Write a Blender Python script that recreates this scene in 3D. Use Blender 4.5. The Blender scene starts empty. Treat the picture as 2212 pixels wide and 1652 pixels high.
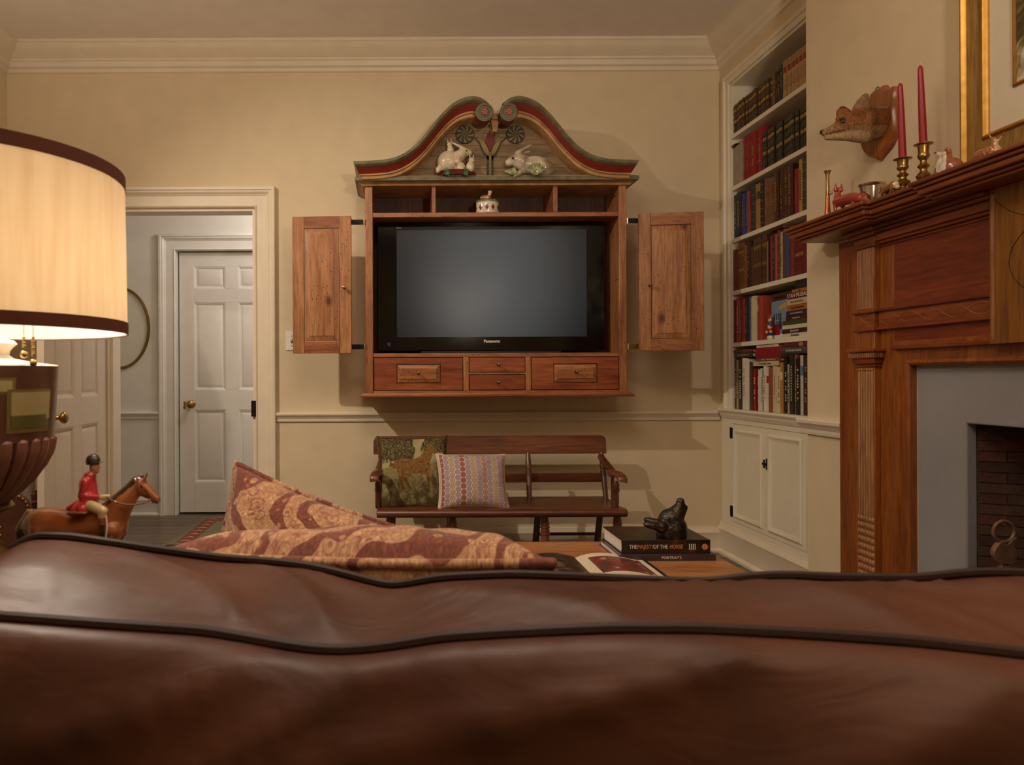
import bpy, bmesh, math, random
import numpy as np
from mathutils import Vector, Matrix, Euler, noise
random.seed(7)
C = bpy.context.scene.collection
PI = math.pi
# ------------------------------------------------------------------ camera
FPX, CX, CY, ROLL, EYE = 1571.0, 850.0, 812.0, math.radians(0.25), 1.07
cam_d = bpy.data.cameras.new('camera'); cam = bpy.data.objects.new('camera', cam_d); C.objects.link(cam)
cam.location = (0, 0, EYE); cam.rotation_euler = (PI/2, ROLL, 0)
cam_d.sensor_width = 36; cam_d.lens = FPX/2212*36
cam_d.shift_x = (1106-CX)/2212; cam_d.shift_y = (CY-826)/2212
cam_d.clip_start = 0.02; cam_d.dof.use_dof = True; cam_d.dof.focus_distance = 3.9; cam_d.dof.aperture_fstop = 9
bpy.context.scene.camera = cam
# ------------------------------------------------------------------ world, lights, exposure
sc = bpy.context.scene
sc.view_settings.view_transform = 'Standard'; sc.view_settings.look = 'None'
sc.view_settings.gamma = 1; sc.view_settings.use_curve_mapping = False
sc.view_settings.exposure = 0.0
w = bpy.data.worlds.new('night'); sc.world = w; w.use_nodes = True
w.node_tree.nodes['Background'].inputs[0].default_value = (.02, .02, .03, 1)
def light(name, kind, loc, energy, col, size=.05, aim=None, spot=None, blend=.5, sy=None):
    d = bpy.data.lights.new(name, kind); o = bpy.data.objects.new(name, d); C.objects.link(o)
    d.energy = energy; d.color = col; o.location = loc
    if kind == 'AREA':
        d.size = size
        if sy: d.shape = 'RECTANGLE'; d.size_y = sy
    else: d.shadow_soft_size = size
    if kind == 'SPOT': d.spot_size = math.radians(spot); d.spot_blend = blend
    if aim: o.rotation_euler = (Vector(aim)-Vector(loc)).to_track_quat('-Z', 'Y').to_euler()
    return o
WARM = (1, .83, .65)
light('ceiling_spotlight', 'SPOT', (-1.95, 2.1, 2.95), 190, (1, .86, .69), .03, (.35, 4.3, .25), 88, 1.0)
light('overhead_fill', 'AREA', (-.1, 1.4, 3.03), 23, WARM, .9, (-.1, 1.4, 0))  # added soft fill above the seating, out of view, no known fixture
light('left_fill_uplight', 'SPOT', (-1.95, 2.3, 1.75), 28, WARM, .12, (-1.5, 2.7, 3.0), 140, .8)  # added unseen uplight that brightens the ceiling near the back wall
light('rear_fill_uplight', 'SPOT', (.9, -.5, 1.8), 205, WARM, .12, (.9, .1, 3.0), 150, .6)  # added uplight behind the camera, lifts ceiling bounce and the mantel side
light('hall_ceiling_light', 'POINT', (-.55, 4.95, 2.45), 19, (1, .96, .97), .1)
light('table_lamp_bulb', 'POINT', (-.584, 1.068, 1.225), 10.5, (1, .88, .72), .035)
# ------------------------------------------------------------------ pixel to place
def P(px, py, Y):
    a = (px-CX)/FPX; b = (CY-py)/FPX; c, s = math.cos(ROLL), math.sin(ROLL)
    return Vector(((a*c+b*s)*Y, Y, EYE+(-a*s+b*c)*Y))
def PX(px, Y): return P(px, CY, Y).x
def PZ(py, Y, px=CX): return P(px, py, Y).z
# ------------------------------------------------------------------ mesh helpers
WM = {}
class G:
    def __init__(s): s.v = []; s.f = []
    def add(s, vs, fs):
        n = len(s.v); s.v += [Vector(p) for p in vs]; s.f += [tuple(i+n for i in f) for f in fs]; return s
    def box(s, x0, x1, y0, y1, z0, z1):
        x0, x1 = sorted((x0, x1)); y0, y1 = sorted((y0, y1)); z0, z1 = sorted((z0, z1))
        return s.add([(x0,y0,z0),(x1,y0,z0),(x1,y1,z0),(x0,y1,z0),(x0,y0,z1),(x1,y0,z1),(x1,y1,z1),(x0,y1,z1)],
            [(0,3,2,1),(4,5,6,7),(0,1,5,4),(1,2,6,5),(2,3,7,6),(3,0,4,7)])
    def prism(s, pts, ax, a0, a1):
        """polygon in the plane across axis ax (x: (y,z), y: (x,z), z: (x,y)), extruded from a0 to a1"""
        def q(p, a): return {'x': (a,p[0],p[1]), 'y': (p[0],a,p[1]), 'z': (p[0],p[1],a)}[ax]
        n = len(pts); vs = [q(p,a0) for p in pts]+[q(p,a1) for p in pts]
        fs = [tuple(range(n)), tuple(range(2*n-1,n-1,-1))]+[(i,i+n,(i+1)%n+n,(i+1)%n) for i in range(n)]
        return s.add(vs, fs)
    def rings(s, rings, closed=True, cap0=True, cap1=True, loop=False):
        n = len(rings[0]); vs = [p for r in rings for p in r]; fs = []
        m = len(rings)
        for i in range(m if loop else m-1):
            j = (i+1) % m
            for k in range(n if closed else n-1):
                l = (k+1) % n
                fs.append((i*n+k, i*n+l, j*n+l, j*n+k))
        if closed and not loop:
            if cap0: fs.append(tuple(range(n-1,-1,-1)))
            if cap1: fs.append(tuple(range((m-1)*n, m*n)))
        return s.add(vs, fs)
    def lathe(s, prof, c=(0,0,0), seg=32, M=None, cap0=True, cap1=True):
        R = []
        for r, z in prof:
            ring = []
            for k in range(seg):
                a = 2*PI*k/seg; p = Vector((r*math.cos(a), r*math.sin(a), z))
                p = (M @ p if M else p)+Vector(c); ring.append(p)
            R.append(ring)
        return s.rings(R, cap0=cap0, cap1=cap1)
    def tube(s, pts, rad, seg=8, loop=False, flat=1.0):
        pts = [Vector(p) for p in pts]; n = len(pts)
        rs = rad if isinstance(rad, (list, tuple)) else [rad]*n
        R = []; up = None
        for i in range(n):
            a = pts[(i-1) % n] if (loop or i > 0) else pts[i]; b = pts[(i+1) % n] if (loop or i < n-1) else pts[i]
            t = (b-a).normalized()
            if up is None: up = t.orthogonal().normalized()
            up = (up-t*up.dot(t))
            up = up.normalized() if up.length > 1e-6 else t.orthogonal().normalized()
            w_ = t.cross(up)
            R.append([pts[i]+(up*math.cos(2*PI*k/seg)+w_*math.sin(2*PI*k/seg)*flat)*rs[i] for k in range(seg)])
        return s.rings(R, loop=loop)
    def ell(s, c, r, rot=None, seg=20, rows=12):
        c = Vector(c); r = (r, r, r) if not hasattr(r, '__len__') else r
        R = rot if rot is not None else Matrix.Identity(3)
        rr = []
        for i in range(1, rows):
            th = PI*i/rows
            rr.append([c+R@Vector((r[0]*math.sin(th)*math.cos(2*PI*k/seg), r[1]*math.sin(th)*math.sin(2*PI*k/seg), -r[2]*math.cos(th))) for k in range(seg)])
        return s.rings(rr)
    def cap(s, p0, p1, r0, r1, seg=16):
        p0 = Vector(p0); p1 = Vector(p1); d = p1-p0; L = d.length; M = d.to_track_quat('Z','Y').to_matrix()
        pr = [(r0*math.cos(a), r0*math.sin(a)) for a in [-PI/2*.93, -PI/3, -PI/6, 0]]+[(r1*math.cos(a), L+r1*math.sin(a)) for a in [0, PI/6, PI/3, PI/2*.93]]
        return s.lathe(pr, p0, seg, M)
    def mesh(s, name, inv=None):
        m = bpy.data.meshes.new(name); m.from_pydata([tuple(inv@p) if inv else tuple(p) for p in s.v], [], s.f); m.update()
        b = bmesh.new(); b.from_mesh(m); bmesh.ops.recalc_face_normals(b, faces=b.faces); b.to_mesh(m); b.free()
        return m
    def build(s, name, mt, par=None, smooth=None, bev=0, bseg=2, local=False, ang=38):
        inv = WM[par.name].inverted() if (par is not None and not local) else None
        return link(name, s.mesh(name, inv), mt, par, smooth, bev, bseg, ang)
def link(name, m, mt, par=None, smooth=None, bev=0, bseg=2, ang=38):
    o = bpy.data.objects.new(name, m); C.objects.link(o)
    if mt is not None and not m.materials: m.materials.append(mt)
    if smooth is not False:
        m.shade_smooth(); m.set_sharp_from_angle(angle=math.radians(ang))
    if bev:
        b = o.modifiers.new('bevel', 'BEVEL'); b.width = bev; b.segments = bseg; b.limit_method = 'ANGLE'; b.angle_limit = math.radians(40); b.harden_normals = False
    if par is not None:
        o.parent = par; WM[o.name] = WM[par.name]
    else: WM[o.name] = Matrix.Identity(4)
    return o
def tag(o, label, cat=None, group=None, kind=None):
    o['label'] = label
    if cat: o['category'] = cat
    if group: o['group'] = group
    if kind: o['kind'] = kind
    return o
def thing(name, label, cat, loc=(0,0,0), rz=0, group=None, M=None, kind=None):
    o = bpy.data.objects.new(name, None); C.objects.link(o); o.empty_display_size = .05
    M = M if M is not None else Matrix.Translation(Vector(loc)) @ Matrix.Rotation(rz, 4, 'Z')
    o.matrix_world = M; WM[o.name] = M
    return tag(o, label, cat, group, kind)
def struct(name, g, mt, label, cat, par=None, **k):
    o = g.build(name, mt, par, **k)
    if par is None: tag(o, label, cat, None, 'structure')
    return o
def cr(pts, n=8, loop=False):
    """Catmull-Rom through the points"""
    pts = [Vector(p) for p in pts]; out = []; m = len(pts)
    for i in range(m if loop else m-1):
        if loop: a, b, c, d = pts[(i-1) % m], pts[i], pts[(i+1) % m], pts[(i+2) % m]
        else: a, b, c, d = pts[max(i-1,0)], pts[i], pts[i+1], pts[min(i+2,m-1)]
        for k in range(n):
            t = k/n
            out.append(.5*((2*b)+(c-a)*t+(2*a-5*b+4*c-d)*t*t+(3*b-a-3*c+d)*t**3))
    if not loop: out.append(pts[-1])
    return out
def inpoly(x, y, poly):
    r = False; j = len(poly)-1
    for i in range(len(poly)):
        xi, yi = poly[i]; xj, yj = poly[j]
        if (yi > y) != (yj > y) and x < (xj-xi)*(y-yi)/(yj-yi)+xi: r = not r
        j = i
    return r
def paint(m, fn):
    a = m.color_attributes.new('Col', 'FLOAT_COLOR', 'POINT')
    for i, v in enumerate(m.vertices):
        c = fn(v.co); a.data[i].color = (c[0], c[1], c[2], 1)
def blob(name, prims, vox, mt, par, col=None, sm=4, fac=.5):
    """closed ellipsoids ('e',c,r[,rot]) and tapered capsules ('c',p0,p1,r0,r1) fused to one continuous skin; world coordinates"""
    g = G()
    for p in prims:
        if p[0] == 'e': g.ell(*p[1:])
        else: g.cap(*p[1:])
    o = g.build('tmp', None, None)
    r = o.modifiers.new('r', 'REMESH'); r.mode = 'VOXEL'; r.voxel_size = vox
    s = o.modifiers.new('s', 'SMOOTH'); s.factor = fac; s.iterations = sm
    dg = bpy.context.evaluated_depsgraph_get(); m = bpy.data.meshes.new_from_object(o.evaluated_get(dg))
    old = o.data; bpy.data.objects.remove(o); bpy.data.meshes.remove(old)
    m.name = name; m.materials.clear()
    if col: paint(m, col)
    if par is not None: m.transform(WM[par.name].inverted())
    return link(name, m, mt, par, True, ang=80)
def text(s, size, M, mt, par, ext=.0004, align='CENTER', sx=1, name='lettering', off=0):
    cu = bpy.data.curves.new(name, 'FONT'); cu.body = s; cu.size = size; cu.align_x = align; cu.align_y = 'CENTER'; cu.extrude = ext; cu.resolution_u = 2; cu.offset = off
    o = bpy.data.objects.new('tmp', cu); C.objects.link(o)
    dg = bpy.context.evaluated_depsgraph_get(); m = bpy.data.meshes.new_from_object(o.evaluated_get(dg))
    bpy.data.objects.remove(o); bpy.data.curves.remove(cu)
    m.materials.clear(); m.transform(M @ Matrix.Diagonal((sx,1,1,1)))
    m.transform(WM[par.name].inverted()); m.name = name
    return link(name, m, mt, par, False)
def face_cam(x, y, z): return Matrix.Translation((x,y,z)) @ Matrix.Rotation(PI/2, 4, 'X')
def face_left(x, y, z):   # lies in a plane across X, read from the room side
    return Matrix.Translation((x,y,z)) @ Matrix(((0,0,-1,0),(-1,0,0,0),(0,1,0,0),(0,0,0,1)))
# ------------------------------------------------------------------ materials
def lin(c):
    if isinstance(c, str): c = tuple(int(c[i:i+2],16)/255 for i in (1,3,5))
    return tuple(((x+.055)/1.055)**2.4 if x > .04045 else x/12.92 for x in c)+(1,)
class N:
    def __init__(s, name):
        s.m = bpy.data.materials.new(name); s.m.use_nodes = True; s.t = s.m.node_tree; s.b = s.t.nodes['Principled BSDF']
    def n(s, ty, **k):
        o = s.t.nodes.new('ShaderNode'+ty)
        for a, b in k.items():
            if a.startswith('i_'): o.inputs[a[2:].replace('_',' ')].default_value = b
            else: setattr(o, a, b)
        return o
    def l(s, a, b): s.t.links.new(a, b)
    def coords(s, scale=(1,1,1), rot=(0,0,0), rnd=True, kind='Object'):
        tc = s.n('TexCoord'); mp = s.n('Mapping'); mp.inputs['Scale'].default_value = scale; mp.inputs['Rotation'].default_value = rot
        s.l(tc.outputs[kind], mp.inputs[0])
        if rnd:
            oi = s.n('ObjectInfo'); mu = s.n('Math', operation='MULTIPLY'); mu.inputs[1].default_value = 13.7
            s.l(oi.outputs['Random'], mu.inputs[0]); s.l(mu.outputs[0], mp.inputs['Location'])
        return mp.outputs[0]
    def noise(s, co, scale, detail=3, rough=.5, dist=0):
        o = s.n('TexNoise'); o.inputs['Scale'].default_value = scale; o.inputs['Detail'].default_value = detail; o.inputs['Roughness'].default_value = rough; o.inputs['Distortion'].default_value = dist
        s.l(co, o.inputs['Vector']); return o.outputs['Fac']
    def ramp(s, fac, stops, interp='LINEAR'):
        o = s.n('ValToRGB'); e = o.color_ramp; e.interpolation = interp
        while len(e.elements) < len(stops): e.elements.new(.5)
        for el, (p, c) in zip(e.elements, stops): el.position = p; el.color = lin(c) if not (isinstance(c, tuple) and len(c) == 4) else c
        s.l(fac, o.inputs[0]); return o.outputs['Color']
    def mix(s, fac, a, b, mode='MIX'):
        o = s.n('Mix', data_type='RGBA', blend_type=mode)
        for v, i in ((fac,0),(a,6),(b,7)):
            if hasattr(v, 'node'): s.l(v, o.inputs[i])
            elif i == 0: o.inputs[0].default_value = v
            else: o.inputs[i].default_value = lin(v)
        return o.outputs[2]
    def math(s, op, a, b=None):
        o = s.n('Math', operation=op)
        for i, v in enumerate((a, b)):
            if v is None: continue
            if hasattr(v, 'node'): s.l(v, o.inputs[i])
            else: o.inputs[i].default_value = v
        return o.outputs[0]
    def bump(s, h, st, dist=.01):
        o = s.n('Bump'); o.inputs['Strength'].default_value = st; o.inputs['Distance'].default_value = dist
        s.l(h, o.inputs['Height']); s.l(o.outputs[0], s.b.inputs['Normal'])
    def col(s, c):
        if hasattr(c, 'node'): s.l(c, s.b.inputs['Base Color'])
        else: s.b.inputs['Base Color'].default_value = lin(c)
    def fin(s, rough=.5, metal=0, coat=0, spec=.5, crough=.1):
        s.b.inputs['Roughness'].default_value = rough; s.b.inputs['Metallic'].default_value = metal
        s.b.inputs['Coat Weight'].default_value = coat; s.b.inputs['Coat Roughness'].default_value = crough
        s.b.inputs['Specular IOR Level'].default_value = spec
        return s.m
def plain(name, c, rough=.5, metal=0, coat=0, var=.06, scale=9, bump=0, bscale=60, spec=.5):
    k = N(name); co = k.coords(rnd=False)
    f = k.noise(co, scale, 4)
    base = lin(c); d = tuple(x*(1-var*2) for x in base[:3])+(1,); u = tuple(min(1, x*(1+var)) for x in base[:3])+(1,)
    k.col(k.ramp(f, [(.3, d), (.7, u)]))
    if bump: k.bump(k.noise(co, bscale, 4), bump)
    return k.fin(rough, metal, coat, spec)
def wood(name, c_light, c_mid, c_dark, axis='z', rough=.42, coat=.15, worm=False, scale=1.0, bump=.15, knots=False):
    k = N(name); st = {'x': (.09,1,1), 'y': (1,.09,1), 'z': (1,1,.09)}[axis]
    co = k.coords(tuple(a*scale for a in st))
    big = k.noise(co, 9, 5, .55, .9); fine = k.noise(co, 95, 4, .6, .2)
    c = k.ramp(big, [(.28, c_dark), (.5, c_mid), (.72, c_light)])
    fc = k.ramp(fine, [(.35, '#8c8078'), (.62, '#ffffff')])
    c = k.mix(.55, c, fc, 'MULTIPLY')
    if worm:
        v = k.n('TexVoronoi', voronoi_dimensions='2D'); v.inputs['Scale'].default_value = 34; k.l(k.coords((1,1,.6), (-PI/2,0,0)), v.inputs['Vector'])
        wm = k.ramp(v.outputs['Distance'], [(.06, (0,0,0,1)), (.11, (1,1,1,1))])
        pk = k.ramp(k.noise(k.coords(), 7, 2), [(.52, (1,1,1,1)), (.58, (0,0,0,1))])
        wm = k.mix(1, wm, pk, 'LIGHTEN'); c = k.mix(.8, c, wm, 'MULTIPLY')
    if knots:
        kc = k.coords((2.6,1,1.5), (-PI/2,0,0)); v = k.n('TexVoronoi', voronoi_dimensions='2D'); v.inputs['Scale'].default_value = 1.6; k.l(kc, v.inputs['Vector'])
        kn = k.ramp(v.outputs['Distance'], [(.022, '#3a2012'), (.036, '#6a4028'), (.06, '#c8a484'), (.11, '#ffffff')]); c = k.mix(.85, c, kn, 'MULTIPLY')
    k.col(c); k.bump(fine, bump, .002)
    return k.fin(rough, 0, coat, .5, .25)
def metal(name, c, rough=.3, var=.1): return plain(name, c, rough, 1, 0, var, 30)
def painted(name, rough=.3, coat=.3, spec=.5, bump=0, bscale=200, var=0, vscale=60, sx=(1,1,1)):
    k = N(name); a = k.n('VertexColor', layer_name='Col'); c = a.outputs['Color']
    co = k.coords(sx, rnd=False)
    if var: c = k.mix(var, c, k.ramp(k.noise(co, vscale, 4), [(.35,'#5a5048'),(.6,'#ffffff')]), 'MULTIPLY')
    k.col(c)
    if bump: k.bump(k.noise(co, bscale, 3), bump, .004)
    return k.fin(rough, 0, coat, spec)
m_wall = plain('wall_paint', '#dccaaa', .75, var=.02, bump=.04, bscale=180, spec=.2)
m_wallhall = plain('hall_wall_paint', '#e0ddd4', .75, var=.02, bump=.04, bscale=180, spec=.2)
m_ceil = plain('ceiling_paint', '#ece0d4', .85, var=.02, spec=.2)
m_trim = plain('trim_paint', '#e6d8c0', .42, var=.025, bump=.03, bscale=70)
m_trimw = plain('white_trim_paint', '#e8e4dc', .4, var=.025, bump=.03, bscale=70)
m_shelfp = plain('bookcase_paint', '#e6dcc6', .45, var=.02, bump=.02)
m_doorp = plain('open_door_paint', '#dccdb6', .42, var=.02, bump=.03)
m_brass = metal('aged_brass', '#a98a52', .32); m_brassd = metal('dark_brass', '#8d7440', .4)
m_iron = plain('black_iron', '#1c1a18', .5, .6)
m_rust = plain('rusty_iron', '#8f6f5c', .6, .4, var=.2, scale=40, bump=.2)
m_black = plain('black_plastic', '#0c0c0d', .35)
m_floor = wood('floor_board_wood', '#857360', '#6a5847', '#4c3d31', 'x', .38, .2, bump=.1)
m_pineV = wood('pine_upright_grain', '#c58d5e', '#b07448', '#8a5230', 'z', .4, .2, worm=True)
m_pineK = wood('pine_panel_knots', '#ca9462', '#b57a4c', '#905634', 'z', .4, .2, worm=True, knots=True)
m_pineH = wood('pine_level_grain', '#bd7f52', '#a8683f', '#824626', 'x', .4, .2, worm=True)
m_pineR = wood('pine_drawer_reddish', '#b96f42', '#a35632', '#7e381c', 'x', .36, .25)
m_pineY = wood('pine_depth_grain', '#b87a48', '#9c5c34', '#7a4020', 'y', .42, .15)
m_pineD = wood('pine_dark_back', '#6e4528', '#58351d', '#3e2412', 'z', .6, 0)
m_bench = wood('bench_dark_wood', '#8a5234', '#6c3a22', '#4a2416', 'x', .32, .35)
m_benchV = wood('bench_turned_wood', '#7c4a30', '#5e3420', '#402216', 'z', .32, .35)
m_mant = wood('mantel_wood_upright', '#b06a32', '#98541e', '#7a3c14', 'z', .36, .3)
m_mantY = wood('mantel_wood_level', '#a65a2a', '#8e461a', '#6e3010', 'y', .36, .3)
m_mantP = wood('mantel_red_panel', '#9c4e24', '#8c401a', '#7a3414', 'y', .34, .3, scale=.8, bump=.05)
m_mantF = wood('mantel_worn_fluting', '#c49a74', '#b08058', '#8e5c38', 'z', .5, .05)
m_mantT = wood('mantel_tan_tablet', '#a8702c', '#976122', '#80501a', 'z', .5, .1, scale=.6, bump=.05)
m_slab = plain('grey_fire_slab', '#98989c', .7, var=.06, scale=3, bump=.06, bscale=30)
m_caulk = plain('pale_edge_plaster', '#c9b89a', .8)
m_table = wood('coffee_table_maple', '#c28a5a', '#b47a4c', '#9c663e', 'x', .35, .2, bump=.05)
m_gilt = metal('gilt', '#c79a4e', .38); m_goldflat = wood('frame_tan_wood', '#a5803f', '#977234', '#7c5a26', 'z', .5, .1)
m_mat = plain('mat_board', '#d8cdb6', .9, var=.02)
m_silver = metal('silver', '#cfc8bc', .18); m_copper = metal('copper', '#b87350', .35)
m_candle = plain('red_wax', '#8e0f1e', .35, coat=.2, var=.03)
m_paper = plain('page_paper', '#d6c7a6', .9, var=.08, scale=60)
m_white = plain('white_print', '#ece6da', .6, var=.02)
# ------------------------------------------------------------------ the room
YB, XR, XL, HC, XB = 4.4, 1.98, -2.33, 3.06, 1.85
DX0, DX1, DH = -1.715, -.832, 2.09          # doorway
struct('wall_back', G().box(-2.6,DX0,YB,YB+.12,0,HC).box(DX1,2.5,YB,YB+.12,0,HC).box(DX0,DX1,YB,YB+.12,DH,HC), m_wall, 'cream painted wall behind the cabinet and bench', 'wall')
struct('wall_left', G().box(XL-.12,XL,-2.4,YB,0,HC), m_wall, 'cream painted wall meeting the door wall at the corner', 'wall')
struct('wall_front', G().box(XL,2.5,-2.4,-2.28,0,HC), m_wall, 'cream painted wall at the opposite end of the room', 'wall')
NY0, NY1, NZ0, NZ1 = 3.46, 4.273, .87, 2.773   # bookcase niche
struct('wall_right', G().box(XR,2.42,NY1,YB,0,HC).box(XR,2.42,NY0,NY1,NZ1,HC).box(XR,2.42,3.25,NY0,0,HC).box(2.30,2.42,NY0,NY1,0,NZ1).box(XR,2.42,-2.28,.5,0,HC), m_wall, 'cream wall with the recessed bookcase', 'wall')
FY0, FY1, FZ = 1.472, 2.328, .91              # firebox opening
struct('wall_chimney_breast', G().box(XB,2.30,2.55,3.25,0,HC).box(XB,2.30,.5,1.25,0,HC).box(XB,2.30,1.25,2.55,1.12,HC), m_wall, 'cream chimney breast above the wooden mantel', 'wall')
struct('ceiling', G().box(-2.6,2.5,-2.4,YB,HC,HC+.1), m_ceil, 'plain pale ceiling above the crown moulding', 'ceiling')
# crown moulding: profile (out from the wall, down from the ceiling)
crown = [(0,0),(.13,0),(.13,.016),(.118,.022),(.112,.034),(.098,.05),(.07,.07),(.05,.082),(.05,.094),(.042,.098),(.036,.112),(.034,.124),(.018,.132),(.014,.142),(.014,.150),(0,.156)]
def run_prof(prof, a, b, out, z0, ma=0, mb=0):
    """sweep a (out, up) profile along a horizontal line a->b; ma / mb mitre the ends by out*m"""
    a = Vector((a[0],a[1],0)); b = Vector((b[0],b[1],0)); d = (b-a).normalized(); o = Vector((out[0],out[1],0))
    r0 = [a+o*p+d*(p*ma)+Vector((0,0,z0+q)) for p, q in prof]; r1 = [b+o*p-d*(p*mb)+Vector((0,0,z0+q)) for p, q in prof]
    return G().rings([r0, r1])
def down(prof): return [(p, -q) for p, q in prof]
cp = down(crown)
struct('trim_1', run_prof(cp, (XL,YB), (XR,YB), (0,-1), HC, 1, 1), m_trim, 'crown moulding along the wall above the cabinet', 'moulding')
struct('trim_2', run_prof(cp, (XR,YB), (XR,3.25), (-1,0), HC, 1, 0), m_trim, 'crown moulding above the built-in bookcase', 'moulding')
struct('trim_3', run_prof(cp, (XL,-2.28), (XL,YB), (1,0), HC, 0, 1), m_trim, 'crown moulding on the wall beside the table lamp', 'moulding')
struct('trim_4', run_prof(cp, (XB,3.25), (XB,.5), (-1,0), HC, 0, 0), m_trim, 'crown moulding over the chimney breast', 'moulding')
# chair rails
rail = [(0,0),(.010,0),(.013,.008),(.012,.018),(.018,.026),(.024,.036),(.030,.040),(.031,.050),(.026,.056),(0,.056)]
struct('trim_5', run_prof(rail, (DX1+.125,YB), (XR,YB), (0,-1), .796, 0, 1), m_trim, 'chair rail moulding under the television cabinet', 'moulding')
struct('trim_6', run_prof(rail, (XL,YB), (DX0-.125,YB), (0,-1), .796, 1, 0), m_trim, 'chair rail moulding in the corner behind the open door', 'moulding')
struct('trim_7', run_prof(rail, (XL,-2.28), (XL,YB), (1,0), .796, 0, 1), m_trim, 'chair rail moulding on the wall beside the lamp', 'moulding')
struct('trim_8', run_prof([(p*1.2,q*1.25) for p,q in rail], (XB,3.28), (XB,2.96), (-1,0), .805, 0, 0), m_trim, 'short chair rail moulding on the chimney breast', 'moulding')
# baseboards
base = [(0,0),(.028,0),(.028,.012),(.020,.022),(.018,.024),(.018,.112),(.022,.118),(.020,.128),(.012,.138),(.010,.150),(0,.152)]
struct('baseboard_back', run_prof(base, (DX1+.125,YB), (XR,YB), (0,-1), 0, 0, 1), m_trim, 'white baseboard behind the bench', 'baseboard')
struct('baseboard_corner', run_prof(base, (XL,YB), (DX0-.125,YB), (0,-1), 0, 1, 0), m_trim, 'white baseboard in the corner behind the open door', 'baseboard')
struct('baseboard_left', run_prof(base, (XL,-2.28), (XL,YB), (1,0), 0, 0, 1), m_trim, 'white baseboard on the wall beside the armchair', 'baseboard')
struct('baseboard_right', run_prof([(p*1.3,q*1.25) for p,q in base], (XR,YB), (XR,3.25), (-1,0), 0, .8, 0), m_trim, 'white baseboard below the cupboard doors', 'baseboard')
struct('baseboard_chimney', run_prof(base, (XB,3.25), (XB,2.96), (-1,0), 0, 0, 0), m_trim, 'short white baseboard beside the mantel', 'baseboard')
# floor: boards across the room
fl = struct('floor', G().box(-2.6,2.5,-2.4,6.0,-.06,-.012), plain('floor_gap_dark','#241a12',.8), 'dark wooden plank floor running into the hall', 'floor')
bw = .092; y = -2.3; i = 0
bm_ = G().box(-2.45,2.4,0,bw-.003,-.012,0).mesh('floor_board')
while y < 5.85:
    b = link('floor_board', bm_, m_floor, fl, bev=.0) if i == 0 else None
    if b is None:
        b = bpy.data.objects.new('floor_board', bm_); C.objects.link(b); b.parent = fl; WM[b.name] = Matrix.Identity(4)
    b.location = (random.uniform(-.02,.02), y, random.uniform(-.0012,0)); y += bw; i += 1
# door casings
def casing(name, x0, x1, zt, yf, w_, mt, label, sgn=-1):
    """moulded frame round an opening in a wall face at yf, standing out towards -y; profile across the width: (from opening edge, out)"""
    pr = [(0,0),(0,.016),(.006,.022),(.012,.016),(.014,.014),(.070,.014),(.074,.020),(.078,.020),(.080,.026),(.090,.034),(.100,.030),(.104,.038),(.118,.038),(.123,.034),(.123,0)]
    pr = [(a*w_/.123, o) for a, o in pr]
    g = G(); R = []
    R.append([Vector((x0-a, yf-o, 0)) for a, o in pr]); R.append([Vector((x0-a, yf-o, zt+a)) for a, o in pr])
    R.append([Vector((x1+a, yf-o, zt+a)) for a, o in pr]); R.append([Vector((x1+a, yf-o, 0)) for a, o in pr])
    g.rings(R); return struct(name, g, mt, label, 'door casing')
casing('trim_9', DX0, DX1, DH, YB, .123, m_trim, 'wide moulded casing round the open doorway')
jam = struct('trim_10', G().box(DX0,DX0+.018,YB+.002,YB+.12,0,DH-.018).box(DX1-.018,DX1,YB+.002,YB+.12,0,DH-.018).box(DX0,DX1,YB+.002,YB+.12,DH-.018,DH), m_trim, 'painted jamb lining inside the open doorway', 'door jamb')
struct('strike_plate', G().box(DX1-.026,DX1+.006,YB-.019,YB+.03,PZ(898,YB),PZ(864,YB)), m_iron, '', '', jam, bev=.002)
# panelled door: built in local x (width) z (height), thickness about y
def six_panel(t, W, H, th, mt, mtp):
    st, mid = .115, .10; rows = [(.235,.80),(.955,1.64),(1.745,H-.11)]
    xs = [(st, (W-mid)/2), ((W+mid)/2, W-st)]
    g = G(); h = th/2
    g.box(0,st,-h,h,0,H).box(W-st,W,-h,h,0,H)
    zz = 0
    for a, b in rows: g.box(st,W-st,-h,h,zz,a).box(xs[0][1],xs[1][0],-h,h,a,b); zz = b
    g.box(st,W-st,-h,h,zz,H)
    g.build('door_frame', mt, t, local=True, bev=.002)
    for a, b in rows:
        for x0, x1 in xs:
            p = G()
            for s in (-1, 1):
                def rect(i, d): return [Vector((x0+i,s*d,a+i)),Vector((x1-i,s*d,a+i)),Vector((x1-i,s*d,b-i)),Vector((x0+i,s*d,b-i))]
                p.rings([rect(0,h-.001),rect(.010,h-.004),rect(.014,h-.011),rect(.024,h-.012),rect(.040,h-.005),rect(.044,h-.004)], cap0=False)
            p.build('door_panel', mtp, t, local=True, ang=20)
def door_knob(t, x, z, y0, s, mt):
    M = Matrix.Rotation(-s*PI/2, 3, 'X')
    G().lathe([(.001,0),(.030,0),(.030,.003),(.024,.006),(.012,.009),(.010,.030),(.014,.034),(.024,.040),(.030,.050),(.029,.060),(.020,.069),(.001,.072)], (x,y0,z), 24, Matrix.Rotation(PI/2*(1 if s < 0 else -1), 3, 'X')).build('door_knob', mt, t, local=True)
    kx = x+(-.055 if s < 0 else -.055)
    g = G().lathe([(.001,0),(.011,0),(.010,.004),(.001,.006)], (kx,y0,z+.010), 14, Matrix.Rotation(PI/2*(1 if s < 0 else -1), 3, 'X'))
    g.prism([(kx-.005,z),(kx+.005,z),(kx+.012,z-.035),(kx-.012,z-.035)], 'y', y0, y0+s*.004)
    g.build('keyhole_cover', mt, t, local=True)
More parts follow.
